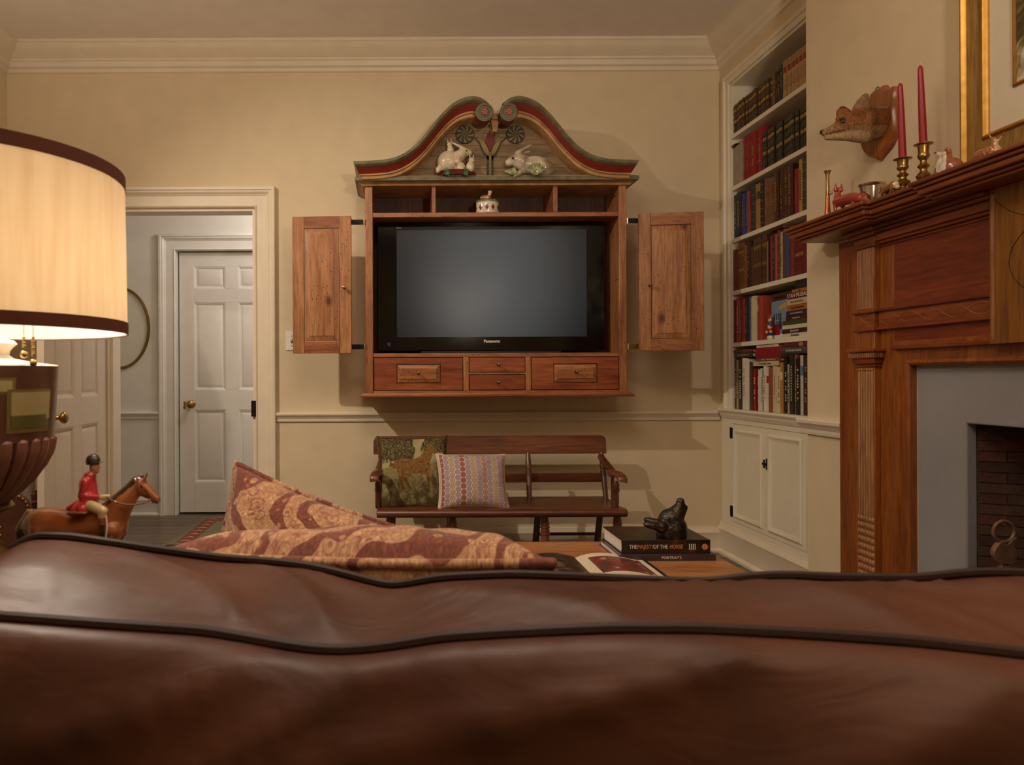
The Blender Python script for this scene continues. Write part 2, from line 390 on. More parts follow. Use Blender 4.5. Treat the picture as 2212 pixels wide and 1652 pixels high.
# open leaf, hinged at the doorway's far jamb and swung into the room
hx, hy = DX0-.03, YB-.042; ex, ey = -1.687-.02, 3.515
ang = math.atan2(hy-ey, hx-ex); LW = math.hypot(hx-ex, hy-ey)
d1 = thing('door_1', 'open six-panel door with brass knob standing into the room', 'door', M=Matrix.Translation((ex,ey,.008)) @ Matrix.Rotation(ang, 4, 'Z'), kind='structure')
six_panel(d1, LW, 2.06, .036, m_doorp, m_doorp)
door_knob(d1, .10, .862, -.018, -1, m_brass)
for z in (.25, 1.05, 1.85): G().lathe([(.007,z-.045),(.007,z+.045)], (LW+.004,.0,0), 10).build('hinge', m_brassd, d1, local=True)
# hall beyond the doorway
YH = 5.64; HX0 = PX(385,YH+.04)
struct('wall_hall', G().box(-2.6,HX0,YH,YH+.1,0,2.8).box(HX0+.84,.6,YH,YH+.1,0,2.8).box(HX0,HX0+.84,YH,YH+.1,2.05,2.8).box(HX0-.1,HX0+1,YH+.1,YH+.2,0,2.8), m_wallhall, 'pale hall wall round the closed door', 'wall')
struct('wall_hall_ends', G().box(-2.7,-2.6,YB+.12,YH+.1,0,2.8).box(.5,.6,YB+.12,YH,0,2.8), m_wallhall, 'pale end walls of the hall', 'wall')
struct('ceiling_hall', G().box(-2.7,.6,YB+.12,YH+.2,2.75,2.85), m_ceil, 'low pale ceiling of the hall', 'ceiling')
casing('trim_11', HX0-.005, HX0+.845, 2.05, YH, .126, m_trimw, 'white moulded casing round the closed hall door')
struct('trim_12', run_prof(rail, (-2.6,YH), (HX0-.13,YH), (0,-1), .745), m_trimw, 'white chair rail in the hall below the oval portrait', 'moulding')
struct('baseboard_hall', run_prof(base, (-2.6,YH), (HX0-.13,YH), (0,-1), 0), m_trimw, 'white baseboard in the hall', 'baseboard')
d2 = thing('door_2', 'closed white six-panel door across the hall', 'door', (HX0+.01,YH+.06,.012), kind='structure')
six_panel(d2, .82, 2.03, .036, m_trimw, m_trimw)
door_knob(d2, .095, PZ(871,YH)-.012, -.018, -1, m_brass)
# light switch, partly behind the cabinet door
sw = thing('light_switch', 'cream toggle light switch plate on the wall beside the doorway', 'light switch', (PX(634,YB),YB,PZ(736,YB,630)))
g = G().box(PX(618,YB),PX(618,YB)+.072,YB-.006,YB,PZ(757,YB,625),PZ(716,YB,625)).build('plate', m_white, sw, bev=.003)
cxs = PX(618,YB)+.036; czs = PZ(736.5,YB,625)
G().box(cxs-.006,cxs+.006,YB-.0085,YB-.004,czs-.013,czs+.013).build('slot', m_brassd, sw)
G().prism([(YB-.006,czs-.005),(YB-.020,czs+.004),(YB-.018,czs+.010),(YB-.006,czs+.006)], 'x', cxs-.004, cxs+.004).build('toggle', m_white, sw)
for s in (-1, 1): G().lathe([(.004,0),(.003,.002)], (cxs,YB-.006,czs+s*.030), 10, Matrix.Rotation(PI/2,3,'X')).build('screw', m_brass, sw)
# ------------------------------------------------------------------ television cabinet on the back wall
YF, YP, YW = 4.10, 3.985, YB          # cabinet front, cornice front, wall
def fx(px, Y=YF): return PX(px, Y)
def fz(py, Y=YF, px=1072): return P(px, py, Y).z
m_green = plain('worn_green_paint', '#6f6a4c', .5, var=.18, scale=25, bump=.08)
m_red = plain('worn_red_paint', '#7a2418', .45, var=.12, scale=18, bump=.06)
m_tan = plain('worn_tan_paint', '#b58a58', .5, var=.15, scale=18, bump=.06)
m_tymp = wood('tympanum_grey_boards', '#a58a64', '#907652', '#725c40', 'x', .6, 0, worm=True)
m_dkpaint = plain('dark_green_black_paint', '#2c2a1c', .55); m_olive = plain('olive_paint', '#86703a', .55, var=.15, scale=20)
m_leafp = plain('dull_gold_paint', '#8f7646', .55, var=.15, scale=20); m_tulip = plain('dark_red_paint', '#6c1618', .5)
m_pink = plain('pink_paint', '#b0605a', .5, var=.1)
cab = thing('television_cabinet', 'pine wall cabinet with painted scrolled pediment and open doors', 'cabinet', (fx(1072),YW,fz(857)))
L0, L1, R0, R1 = fx(790), fx(806.5), fx(1338), fx(1355)
ZT, ZB = fz(398), fz(849)
zs0, zs1 = fz(468), fz(458)     # shelf over the television
zr0, zr1 = fz(771), fz(762)     # rail under the television
BK = YW-.012
for a, b in ((L0,L1),(R0,R1)): G().box(a,b,YF,BK,ZB,ZT).build('side_panel', m_pineV, cab, bev=.003)
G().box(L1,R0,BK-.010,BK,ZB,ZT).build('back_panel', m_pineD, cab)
G().box(L1,R0,YF+.003,BK-.010,zs0,zs1).build('shelf', m_pineH, cab, bev=.003)
G().box(L1,R0,YF+.003,BK-.010,zr0,zr1).build('shelf', m_pineH, cab, bev=.003)
G().box(L1,R0,YF+.004,BK-.010,ZB,fz(843)).build('bottom_rail', m_pineH, cab, bev=.002)
for a, b in ((934.5,943),(1197,1207)): G().box(fx(a),fx(b),YF+.006,BK-.010,zs1,ZT).build('divider', m_pineY, cab, bev=.002)
for a, b in ((1001,1013),(1135.5,1147.5)): G().box(fx(a),fx(b),YF+.002,BK-.010,fz(843),zr0).build('drawer_divider', m_pineV, cab, bev=.002)
G().box(fx(1013),fx(1135.5),YF+.003,BK-.1,fz(808.5),fz(804.5)).build('drawer_rail', m_pineH, cab, bev=.001)
bp = [(0,0),(.030,0),(.034,.006),(.030,.012),(.020,.016),(.018,.022),(0,.022)]
g = G(); xa, xb = fx(790), fx(1355); zb = fz(857)
R = [[Vector((xa-o, BK, zb+q)) for o,q in bp],[Vector((xa-o, YF-o, zb+q)) for o,q in bp],[Vector((xb+o, YF-o, zb+q)) for o,q in bp],[Vector((xb+o, BK, zb+q)) for o,q in bp]]
g.rings(R); g.box(xa,xb,YF,BK,zb,zb+.022); g.build('base_moulding', m_pineH, cab)
def knob_prof(): return [(.0008,0),(.0075,0),(.0055,.004),(.0042,.014),(.0042,.022),(.0085,.028),(.0098,.034),(.008,.040),(.0008,.0425)]
m_knob = metal('pewter_knob', '#8a7462', .35)
def knob(par, x, y, z): G().lathe(knob_prof(), (x,y,z), 16, Matrix.Rotation(PI/2,3,'X')).build('knob', m_knob, par)
def raised(par, x0, x1, z0, z1, y, mt, name='raised_panel', bv=.026, dep=.010, rec=.004):
    def rect(i, d): return [Vector((x0+i,y-d,z0+i)),Vector((x1-i,y-d,z0+i)),Vector((x1-i,y-d,z1-i)),Vector((x0+i,y-d,z1-i))]
    return G().rings([rect(.0032,-.012),rect(.0032,-rec-.002),rect(.0038,-rec-.002),rect(.0045,-rec),rect(bv,dep-.003),rect(bv+.002,dep)]).build(name, mt, par, ang=12)
def drawer(x0, x1, y0, y1, panel=None, kn=None):
    g = G(); a, b, c, d = fx(x0), fx(x1), fz(y1), fz(y0); n = .0036; yy = YF+.002
    if panel:
        p0, p1, q0, q1 = fx(panel[0]), fx(panel[1]), fz(panel[3]), fz(panel[2])
        g.box(a+n,p0,yy,yy+.02,c+n,d-n).box(p1,b-n,yy,yy+.02,c+n,d-n).box(p0,p1,yy,yy+.02,c+n,q0).box(p0,p1,yy,yy+.02,q1,d-n)
    else: g.box(a+n,b-n,yy,yy+.02,c+n,d-n)
    g.box(a+.01,b-.01,yy+.02,BK-.03,c+.008,d-.012)
    o = g.build('drawer', m_pineR, cab, bev=.0012)
    if panel: raised(o, p0, p1, q0, q1, yy, m_pineH, bv=.022, dep=.006)
    knob(o, fx(kn[0]), yy-(.006 if panel else 0), fz(kn[1]))
drawer(807, 1001, 771, 843, (857,952,786,827), (903,805))
drawer(1013, 1135.5, 771, 804.5, None, (1076,787))
drawer(1013, 1135.5, 808.5, 843, None, (1076,826))
drawer(1147.5, 1338, 771, 843, (1196,1291,786,827), (1243,804))
# doors on black strap hinges, swung out flat beside the cabinet
def cab_door(xa, ya, xb, yb, z0, z1, kx):
    """a door from plan point (xa,ya) to (xb,yb), seen from its front"""
    d = Vector((xb-xa, yb-ya, 0)); W = d.length; an = math.atan2(d.y, d.x)
    root = bpy.data.objects.new('door', None)
    M = Matrix.Translation((xa,ya,z0)) @ Matrix.Rotation(an, 4, 'Z')
    H = z1-z0; th = .024; st = .066
    inv = WM[cab.name].inverted() @ M
    def put(g, name, mt, par, **k):
        o = G(); o.v = [inv @ p for p in g.v]; o.f = g.f
        return o.build(name, mt, par, local=True, **k)
    fr = put(G().box(0,st,0,th,0,H).box(W-st,W,0,th,0,H), 'door', m_pineV, cab, bev=.003)
    for z_ in (0, H-st): put(G().box(st,W-st,.0005,th-.0005,z_,z_+st), 'door_rail', m_pineH, fr, bev=.002)
    x0, x1, a, b = st, W-st, st, H-st
    def rect(i, y): return [Vector((x0+i,y,a+i)),Vector((x1-i,y,a+i)),Vector((x1-i,y,b-i)),Vector((x0+i,y,b-i))]
    put(G().rings([rect(.0036,th-.004),rect(.0036,.012),rect(.0042,.012),rect(.005,.010),rect(.031,.003),rect(.032,.0005)]), 'raised_panel', m_pineK, fr, ang=12)
    put(G().lathe(knob_prof(), (kx*W,0,H*.475), 16, Matrix.Rotation(PI/2,3,'X')), 'knob', m_knob, fr)
    return fr
YD = 4.05
dl = cab_door(PX(632.5,YD), YD+.003, PX(760,YD), YD-.012, PZ(763,YD,700), PZ(467.5,YD,700), .885)
dr = cab_door(PX(1381,YD), YD, PX(1522,YD-.045), YD-.045, PZ(757.5,YD,1450), PZ(461,YD,1450), .165)
for s, xa, xb, ys in ((-1, PX(757,YD+.05), L0, (480,749)), (1, R1, PX(1386,YD+.05), (477,748))):
    for py in ys:
        z = PZ(py, YD+.05, 775 if s < 0 else 1368)
        o = G().box(xa,xb,YD+.045,YD+.050,z-.014,z+.014).box((xa if s<0 else xb)-.012,(xa if s<0 else xb)+.012,YD+.010,YD+.050,z-.014,z+.014).build('strap_hinge', m_iron if not (s>0 and py>700) else m_brassd, cab, bev=.001)
        xk = L0 if s < 0 else R1
        G().lathe([(.006,-.017),(.006,.017)], (xk+s*.005,YD+.046,z), 10).build('hinge_barrel', m_silver, o)
# horizontal cornice below the pediment
zc0, zc1 = fz(402,YP), fz(383.5,YP)
hc = [(0,0),(.012,0),(.016,.010),(.030,.018),(.034,.022),(.0,.022)]
xa, xb = PX(790,YF), PX(1355,YF)
def wrap(prof, z, yback, mt, name, par, x0=None, x1=None, yf=YF):
    x0 = xa if x0 is None else x0; x1 = xb if x1 is None else x1
    R = [[Vector((x0-o,yback,z+q)) for o,q in prof],[Vector((x0-o,yf-o,z+q)) for o,q in prof],[Vector((x1+o,yf-o,z+q)) for o,q in prof],[Vector((x1+o,yback,z+q)) for o,q in prof]]
    return G().rings(R).box(x0,x1,yf,yback,z+min(q for o,q in prof),z+max(q for o,q in prof)).build(name, mt, par)
zl = fz(401.5,YF)
wrap([(0,0),(.016,0),(.022,.010),(.040,.016),(0,.016)], zl, BK, m_tan, 'lower_moulding', cab)
pc = wrap([(0,0),(.046,0),(.053,.004),(.055,.014),(.053,.024),(.046,.028),(0,.028)], zl+.016, BK, m_green, 'cornice', cab)
ZS = zl+.044                                # the shelf the rabbits stand on
G().box(xa-.03,xb+.03,YF-.048,BK,ZS-.001,ZS+.002).build('cornice_top', m_tan, cab)
ZS += .002
# swan neck pediment
YC = 3.99; AX = 1074.0
top = [(764,349.5),(800,348),(835,345),(865,336),(893,318),(918,292),(940,264),(960,241),(982,222),(1004,212),(1022,209),(1040,213),(1056,224)]
low = [(781,383),(822,381.5),(858,375),(886,361),(908,343),(930,319),(950,294),(970,272),(990,257),(1008,250),(1020,248),(1032,249),(1040,252)]
def curve2(pts, mirror):
    q = [P(px, py, YC) for px, py in pts]
    q = cr([(a.x, 0, a.z) for a in q], 6)
    ax = PX(AX, YC)
    return [(2*ax-p.x if mirror else p.x, p.z) for p in q]
for mir in (False, True):
    T, B = curve2(top, mir), curve2(low, mir)
    def lerp(f, i): return (T[i][0]*(1-f)+B[i][0]*f, T[i][1]*(1-f)+B[i][1]*f)
    def band(prof):
        # prof: closed loop of (f across, depth y)
        return [[Vector((lerp(f,i)[0], y, lerp(f,i)[1])) for f, y in prof] for i in range(len(T))]
    G().rings(band([(-.02,YB-.03),(-.06,YC+.02),(-.06,YC+.006),(.0,YC-.004),(.16,YC-.006),(.26,YC+.004),(.30,YC+.014),(.30,YB-.03)])).build('swan_neck_cap', m_green, cab, ang=50)
    G().rings(band([(.29,YB-.03),(.29,YC+.016),(.40,YC+.022),(.58,YC+.040),(.66,YC+.044),(.66,YB-.03)])).build('swan_neck_cove', m_red, cab, ang=50)
    G().rings(band([(.655,YB-.03),(.655,YC+.040),(.76,YC+.036),(.80,YC+.046),(.82,YC+.042),(.96,YC+.046),(1.0,YC+.056),(1.0,YB-.03)])).build('swan_neck_bead', m_tan, cab, ang=40)
    # rosette drum
    pr = P(1046.5, 243, YC-.02); cxr = 2*PX(AX,YC)-pr.x if mir else pr.x; czr = pr.z
    Mx = Matrix.Rotation(PI/2,3,'X')
    rr = .049
    drum = G().lathe([(.001,0),(rr*.42,0),(rr*.44,.004),(rr*.56,.004),(rr*.58,.001),(rr*.70,.001),(rr*.72,.005),(rr*.86,.005),(rr*.88,.002),(rr,.0),(rr*1.03,-.008),(rr,-.016),(rr*.98,-.02)], (cxr,YC-.028,czr), 36, Mx).build('scroll_rosette', m_green, cab, ang=30)
    G().lathe([(rr*.98,0),(rr*.98,-.055)], (cxr,YC-.009,czr), 36, Mx).build('scroll_drum', m_red, drum)
    f = G().ell((cxr,YC-.036,czr), (.007,.005,.007), seg=10, rows=6)
    for k in range(6):
        a = k*PI/3; f.ell((cxr+.0125*math.cos(a),YC-.035,czr+.0125*math.sin(a)), (.0072,.005,.0072), seg=10, rows=6)
    f.build('flower', m_pink, drum)
# tympanum: boards behind the curves
YT = 4.14
TL, TR = curve2(top, False), curve2(top, True)
pts_l = [(x, z-.015) for x, z in TL]
def ztop(x):
    ax = PX(AX,YC); xx = x if x < ax else 2*ax-x
    for i in range(len(TL)-1):
        if TL[i][0] <= xx <= TL[i+1][0]:
            t = (xx-TL[i][0])/(TL[i+1][0]-TL[i][0]+1e-9); return TL[i][1]*(1-t)+TL[i+1][1]*t-.02
    return TL[-1][1]-.06
x0t, x1t = PX(785,YC), PX(1363,YC); z = ZS; k = 0; nb = 60
while z < ztop(PX(1020,YC)):
    zt = z+.066-.0015; g = G(); ok = False
    cols = [(x0t+(x1t-x0t)*i/nb) for i in range(nb+1)]
    run = []
    def flush(run, g):
        if len(run) > 1: g.prism([(x, z) for x in run]+[(x, min(zt, max(z+.001, ztop(x)))) for x in reversed(run)], 'y', YT+random.uniform(-.001,.001), YT+.014); return True
        return False
    for x in cols:
        if ztop(x) > z+.004: run.append(x)
        else: ok = flush(run, g) or ok; run = []
    ok = flush(run, g) or ok
    if ok: g.build('tympanum_board', m_tymp, cab)
    z += .066; k += 1
# painted relief on the tympanum
def tp(px, py): p = P(px, py, YT); return p.x, p.z
for px in (1004, 1113):
    c = tp(px, 291); rd = 20*YT/FPX
    d = G().lathe([(rd,0),(rd,.006),(rd*.96,.008),(.001,.008)], (c[0],YT,c[1]), 36, Matrix.Rotation(PI/2,3,'X')).build('pinwheel_disc', m_dkpaint, cab)
    g = G(); n = 9
    for k in range(n):
        A = []; B = []
        for j in range(7):
            r = rd*(.06+.86*j/6); a = 2*PI*k/n+.5*j/6*(1 if px < 1074 else -1); wd = .26
            A.append((c[0]+r*math.cos(a), c[1]+r*math.sin(a))); B.append((c[0]+r*math.cos(a+wd), c[1]+r*math.sin(a+wd)))
        g.prism(A+B[::-1], 'y', YT-.0095, YT-.0078)
    g.build('pinwheel_blades', m_olive, d)
def shape(pts, d0, d1, name, mt, par, n=5):
    q = cr([(x, 0, z) for x, z in [tp(*p) for p in pts]], n, True)
    return G().prism([(p.x,p.z) for p in q], 'y', YT-d1, YT-d0).build(name, mt, par)
for mir in (0, 1):
    def mm(l): return [((2*1058.5-x) if mir else x, y) for x, y in l]
    lf = shape(mm([(1023,298),(1036,300),(1050,313),(1058,328),(1057,346),(1048,340),(1040,325),(1034,310)]), 0, .004, 'leaf_outline', m_dkpaint, cab)
    shape(mm([(1028,299),(1040,303),(1051,316),(1057,332),(1055,337),(1047,330),(1041,318),(1035,306)]), .004, .007, 'leaf', m_leafp, lf)
s_ = shape([(1051.5,334),(1065.5,334),(1066,383),(1051,383)], 0, .004, 'stem_outline', m_dkpaint, cab, 1)
shape([(1056,330),(1061,330),(1061,383),(1056,383)], .004, .007, 'stem', m_leafp, s_, 1)
shape([(1058.5,284),(1067,297),(1069,310),(1064,316),(1058.5,325),(1053,316),(1048,310),(1050,297)], .004, .009, 'tulip_bud', m_tulip, cab)
# little bracket between the scrolls
p = P(1074, 250, YC+.06)
G().box(p.x-.030,p.x+.030,YC+.05,YT+.01,PZ(258,YC+.05),PZ(246,YC+.05)).prism([(p.x-.034,PZ(258,YC+.06)),(p.x+.012,PZ(258,YC+.06)),(p.x+.000,PZ(284,YC+.06)),(p.x-.022,PZ(284,YC+.06))], 'y', YC+.07, YT+.01).build('centre_bracket', m_tan, cab, bev=.002)
# ------------------------------------------------------------------ television
YV = 4.235
tv = thing('television', 'black flat-screen television with grey screen in the pine cabinet', 'television', (PX(1062,YV),YV+.03,zr1))
v = lambda px: PX(px, YV); vz = lambda py: PZ(py, YV, 1062)
k = N('television_gloss_black'); k.col('#050506'); m_gloss = k.fin(.10, 0, 0, .35, .04)
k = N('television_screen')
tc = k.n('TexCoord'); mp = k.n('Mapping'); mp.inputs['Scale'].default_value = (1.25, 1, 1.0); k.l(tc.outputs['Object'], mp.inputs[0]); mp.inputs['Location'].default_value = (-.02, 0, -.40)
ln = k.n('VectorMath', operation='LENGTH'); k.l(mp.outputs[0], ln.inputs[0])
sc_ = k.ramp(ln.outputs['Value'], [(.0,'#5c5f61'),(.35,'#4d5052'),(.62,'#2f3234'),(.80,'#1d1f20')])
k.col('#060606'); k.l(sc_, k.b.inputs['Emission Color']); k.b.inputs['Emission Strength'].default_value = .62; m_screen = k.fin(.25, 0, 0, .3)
S0, S1, SZ0, SZ1 = v(858), v(1268.5), vz(727.5), vz(495.5)
B0, B1, BZ0, BZ1 = v(816), v(1307), vz(757), vz(479)
BZ0 = max(BZ0, zr1+.004)
g = G()
def rect(x0,x1,z0,z1,y): return [Vector((x0,y,z0)),Vector((x1,y,z0)),Vector((x1,y,z1)),Vector((x0,y,z1))]
g.rings([rect(S0,S1,SZ0,SZ1,YV+.004),rect(S0,S1,SZ0,SZ1,YV),rect(B0+.004,B1-.004,BZ0+.004,BZ1-.004,YV),rect(B0,B1,BZ0,BZ1,YV+.006),rect(B0,B1,BZ0,BZ1,YV+.05),rect(B0+.1,B1-.1,BZ0+.05,BZ1-.05,YV+.09)], cap0=False)
g.build('bezel', m_gloss, tv, ang=20)
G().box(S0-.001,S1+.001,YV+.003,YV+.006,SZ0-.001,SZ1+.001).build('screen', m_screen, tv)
G().box(B0+.25,B1-.25,YV+.01,YV+.07,zr1,BZ0+.01).build('stand', m_black, tv, bev=.004)
text('Panasonic', .024, face_cam(v(1063),YV-.0006,vz(737)), m_white, tv, off=.0006)
text('VIERA', .012, face_cam(v(862.5),YV-.0006,vz(491.5)), m_white, tv)
g = G()
for i in range(3):
    g.box(v(837.5),v(844.5),YV-.001,YV,vz(746+i*-3.2)-.0008,vz(746-i*3.2)+.0008).box(v(838+i*3)-.0008,v(838+i*3)+.0008,YV-.001,YV,vz(746),vz(739.5))
g.build('emblem', plain('grey_print','#8a8a88',.5), tv)
# ------------------------------------------------------------------ built-in bookcase
bc = thing('built_in_bookcase', 'white built-in bookcase with five shelves above cupboard doors', 'bookcase', (XR,3.86,0))
XK = 2.29
G().box(XK-.015,XK,NY0,NY1,.80,NZ1).build('back_panel', m_shelfp, bc)
for a, b in ((NY0,NY0+.016),(NY1-.016,NY1)): G().box(XR+.002,XK-.015,a,b,.87,NZ1-.016).build('side_panel', m_shelfp, bc)
G().box(XR+.002,XK-.015,NY0,NY1,NZ1-.016,NZ1).build('top_panel', m_shelfp, bc)
SH = [2.470, 2.166, 1.861, 1.557, 1.255]
for h in SH: G().box(XR+.004,XK-.015,NY0+.016,NY1-.016,h-.025,h).build('shelf', m_shelfp, bc, bev=.002)
G().box(XR+.004,XK-.015,NY0,NY1,.835,.87).build('counter', m_shelfp, bc)
# casing round the opening
cpf = [(0,0),(0,.010),(.030,.010),(.034,.018),(.046,.022),(.056,.014),(.060,.014),(.060,0)]
R = []
for (y, z, dy, dz) in ((NY1,.87,1,0),(NY1,NZ1,1,1),(NY0,NZ1,-1,1),(NY0,.87,-1,0)):
    R.append([Vector((XR-o, y+dy*a, z+dz*a)) for a, o in cpf])
G().rings(R).build('casing', m_shelfp, bc)
nose = [(0,0),(.012,0),(.016,.010),(.022,.016),(.024,.030),(.034,.038),(.038,.046),(.034,.055),(0,.055)]
run_prof(nose, (XR,YB-.03), (XR,3.252), (-1,0), .815).build('nosing', m_shelfp, bc)
# cupboard below: frame and two doors with applied mouldings
YD0, YD1, YDm, ZD0, ZD1 = 3.475, 4.246, 3.856, .215, .785
G().box(XR-.006,XR+.014,YD1,YB-.03,.19,.815).box(XR-.006,XR+.014,3.252,YD0,.19,.815).box(XR-.006,XR+.014,YD0,YD1,ZD1,.815).box(XR-.006,XR+.014,YD0,YD1,.19,ZD0).build('cupboard_frame', m_shelfp, bc, bev=.001)
G().box(XR+.014,XK,NY0,NY1,.0,.80).build('cupboard_carcass', m_shelfp, bc)
for a, b, hinge in ((YDm+.0015,YD1-.002,YD1),(YD0+.002,YDm-.0015,YD0)):
    d = G().box(XR-.008,XR+.012,a,b,ZD0+.002,ZD1-.002).build('cupboard_door', m_shelfp, bc, bev=.0015)
    def rc(i, x): return [Vector((x,a+i,ZD0+i)),Vector((x,b-i,ZD0+i)),Vector((x,b-i,ZD1-i)),Vector((x,a+i,ZD1-i))]
    X0 = XR-.008
    G().rings([rc(.030,X0+.002),rc(.030,X0-.006),rc(.038,X0-.012),rc(.046,X0-.009),rc(.050,X0-.004),rc(.056,X0-.003),rc(.058,X0+.002)], cap0=False, cap1=False).build('door_moulding', m_shelfp, d)
    if hinge == YD1:
        for zz in (PZ(938,4.24), PZ(1107,4.24)):
            h_ = G().box(X0-.003,X0,YD1-.018,YD1+.018,zz-.030,zz+.030).build('hinge', m_iron, d, bev=.001)
            G().lathe([(.005,zz-.032),(.005,zz+.032)], (X0-.004,YD1,0), 10).build('hinge_pin', m_iron, h_)
zz = PZ(1006,3.85)
lt = G().box(XR-.012,XR-.008,YDm-.022,YDm-.006,zz-.030,zz+.030).box(XR-.012,XR-.008,YDm+.006,YDm+.022,zz-.022,zz+.022).box(XR-.020,XR-.012,YDm-.016,YDm+.020,zz-.005,zz+.005).build('latch', m_iron, bc, bev=.001)
# ------------------------------------------------------------------ books
BM = {}
def bmat(c, st='cloth'):
    if (c, st) not in BM:
        BM[(c,st)] = {'cloth': lambda: plain('cloth_'+c[1:], c, .65, var=.08, scale=40, bump=.1, bscale=400),
                      'leather': lambda: plain('leather_'+c[1:], c, .42, var=.22, scale=30, bump=.2, bscale=160),
                      'gloss': lambda: plain('jacket_'+c[1:], c, .3, var=.04, scale=20)}[st]()
    return BM[(c,st)]
m_gold_print = plain('gilt_print', '#a98a4c', .4, .7, var=.15, scale=80)
ORD = ['first','second','third','fourth','fifth','sixth','seventh','eighth','ninth','tenth','eleventh','twelfth','thirteenth','fourteenth','fifteenth','sixteenth','seventeenth','eighteenth','nineteenth','twentieth','twenty-first','twenty-second','twenty-third','twenty-fourth','twenty-fifth','twenty-sixth','twenty-seventh','twenty-eighth','twenty-ninth','thirtieth']
def book(M, t, h, d, c, st, label, group, deco=None, name='book', decoc=None, rnd=None):
    """local: spine faces -x at x=0, thickness along y 0..t, height along z 0..h, depth along +x"""
    r = thing(name, label, 'book', group=group, M=M)
    b = min(.003, t*.16); rr = rnd if rnd is not None else min(.006, t*.22)
    sp = [(rr*.0,t),( -rr*.55,t*.82),(-rr*.8,t*.5),(-rr*.55,t*.18),(rr*.0,0)] if st != 'gloss' else [(0,t),(0,0)]
    pl = [(d,0),(d,b),(b+.002,b),(b,t*.3),(b,t*.7),(b+.002,t-b),(d,t-b),(d,t)]
    G().prism(sp+pl, 'z', 0, h).build('cover', bmat(c, st), r, local=True, ang=45)
    G().box(b,d-.004,b*.9,t-b*.9,.004,h-.004).build('page_block', m_paper, r, local=True)
    dm = m_gold_print if decoc is None else bmat(decoc,'gloss')
    x = -rr*.8 if st != 'gloss' else 0
    def arc(z0, z1, o=.0012):
        if st == 'gloss': return G().box(-.0006,.0002,t*.12,t*.88,z0,z1)
        q = [(y0-.0009 if False else -rr*.8*(1-((y0/t-.5)/.5)**2)-.0008, y0) for y0 in [t*.08,t*.3,t*.5,t*.7,t*.92]]
        return G().prism([(a,b_) for a,b_ in q]+[(a+o,b_) for a,b_ in reversed(q)], 'z', z0, z1)
    if deco == 'bands':
        g = G()
        for f in (.1,.24,.4,.58,.76,.92):
            q = arc(h*f-.0016, h*f+.0016); g.add(q.v, q.f)
        g.build('gilt_bands', dm, r, local=True)['kind'] = 'stuff'
    elif deco == 'ridges':
        g = G()
        for f in (.14,.33,.52,.71,.88):
            q = arc(h*f-.003, h*f+.003, .002); g.add([p+Vector((-.0016,0,0)) for p in q.v], q.f)
        g.build('raised_bands', bmat(c, st), r, local=True)['kind'] = 'stuff'
        g = G()
        for f in (.42,.8):
            q = arc(h*f-.008, h*f+.008); g.add(q.v, q.f)
        g.build('gilt_title', dm, r, local=True)['kind'] = 'stuff'
    elif deco == 'label':
        arc(h*.66, h*.82).build('title_label', dm, r, local=True)
    elif deco == 'title':
        g = G(); n = max(3, int(h/.022))
        for k in range(n):
            if random.random() < .8: g.box(x-.0009,x+.0006,t*.36,t*.64,h*(.22+.6*k/n),h*(.22+.6*(k+.62)/n))
        g.build('title', dm, r, local=True)['kind'] = 'stuff'
    return r
XS = XR+.012
def yx(px, X=XS): return FPX*X/(px-CX)
def c4(cx): return 1540+cx/3.304
def c5(cx): return 1540+cx/3.842
def row(items, conv, z, shelf, x_off=0):
    """items: (cx0, cx1, height, colour, style, deco, deco colour, words, group)"""
    seen = {}
    ya, yb = yx(conv(items[0][0])), yx(conv(items[-1][1])); na, nb_ = min(ya, 4.254), max(yb, 3.479)
    fit = lambda y: nb_+(y-yb)/(ya-yb)*(na-nb_)
    for i, it in enumerate(items):
        a, b, h, c, st, deco, dc, words, grp = it
        y1, y0 = fit(yx(conv(a))), fit(yx(conv(b))); t = y1-y0-.0006
        dp = random.uniform(.13,.17) if h < .2 else random.uniform(.16,.2)
        if grp: lab, gr = words+', '+ORD[seen.setdefault(grp, 0)]+' of its set from the corner, '+shelf, grp; seen[grp] += 1
        else: lab, gr = words+', '+ORD[i]+' from the corner wall on the '+shelf, 'books standing on the '+shelf
        book(Matrix.Translation((XS+random.uniform(-.004,.006)+x_off, y0, z+.0005)), t, h, dp, c, st, lab, gr, deco, decoc=dc)
def span(a, b, n): return [(a+(b-a)*i/n, a+(b-a)*(i+1)/n) for i in range(n)]
it = [(a,b,.165,'#4a2b18','leather','ridges',None,'brown leather volume with gilt bands','brown leather set on the top shelf') for a,b in span(136,425,13)]
it += [(425,447,.166,'#6b4626','leather','bands',None,'worn leather book with bright gilt',None),(447,465,.168,'#26301f','cloth','title',None,'thin dark green book',None),(465,485,.172,'#2c2a1a','cloth','title',None,'thin olive book',None),(485,507,.180,'#253024','cloth','title',None,'taller green book',None)]
it += [(a,b,.186,'#b78f5e','leather','label','#8f1e22','tan leather volume with red title label','tan leather set on the top shelf') for a,b in span(508,676,6)]
row(it, c4, SH[0], 'top shelf')
it = [(128,208,.225,'#9c8f80','cloth',None,None,'thick grey cloth album',None)]
it += [(a,b,h,'#8a1218','cloth','title',None,'red cloth volume with gilt title','red cloth set on the second shelf') for a,b,h in ((210,230,.243),(230,248,.242),(248,262,.243),(262,300,.24),(300,325,.24),(325,347,.24))]
it += [(a,b,.198,'#2c2a1c','leather','ridges',None,'dark green leather volume','dark green leather set on the second shelf') for a,b in span(349,680,11)]
row(it, c4, SH[1], 'second shelf')
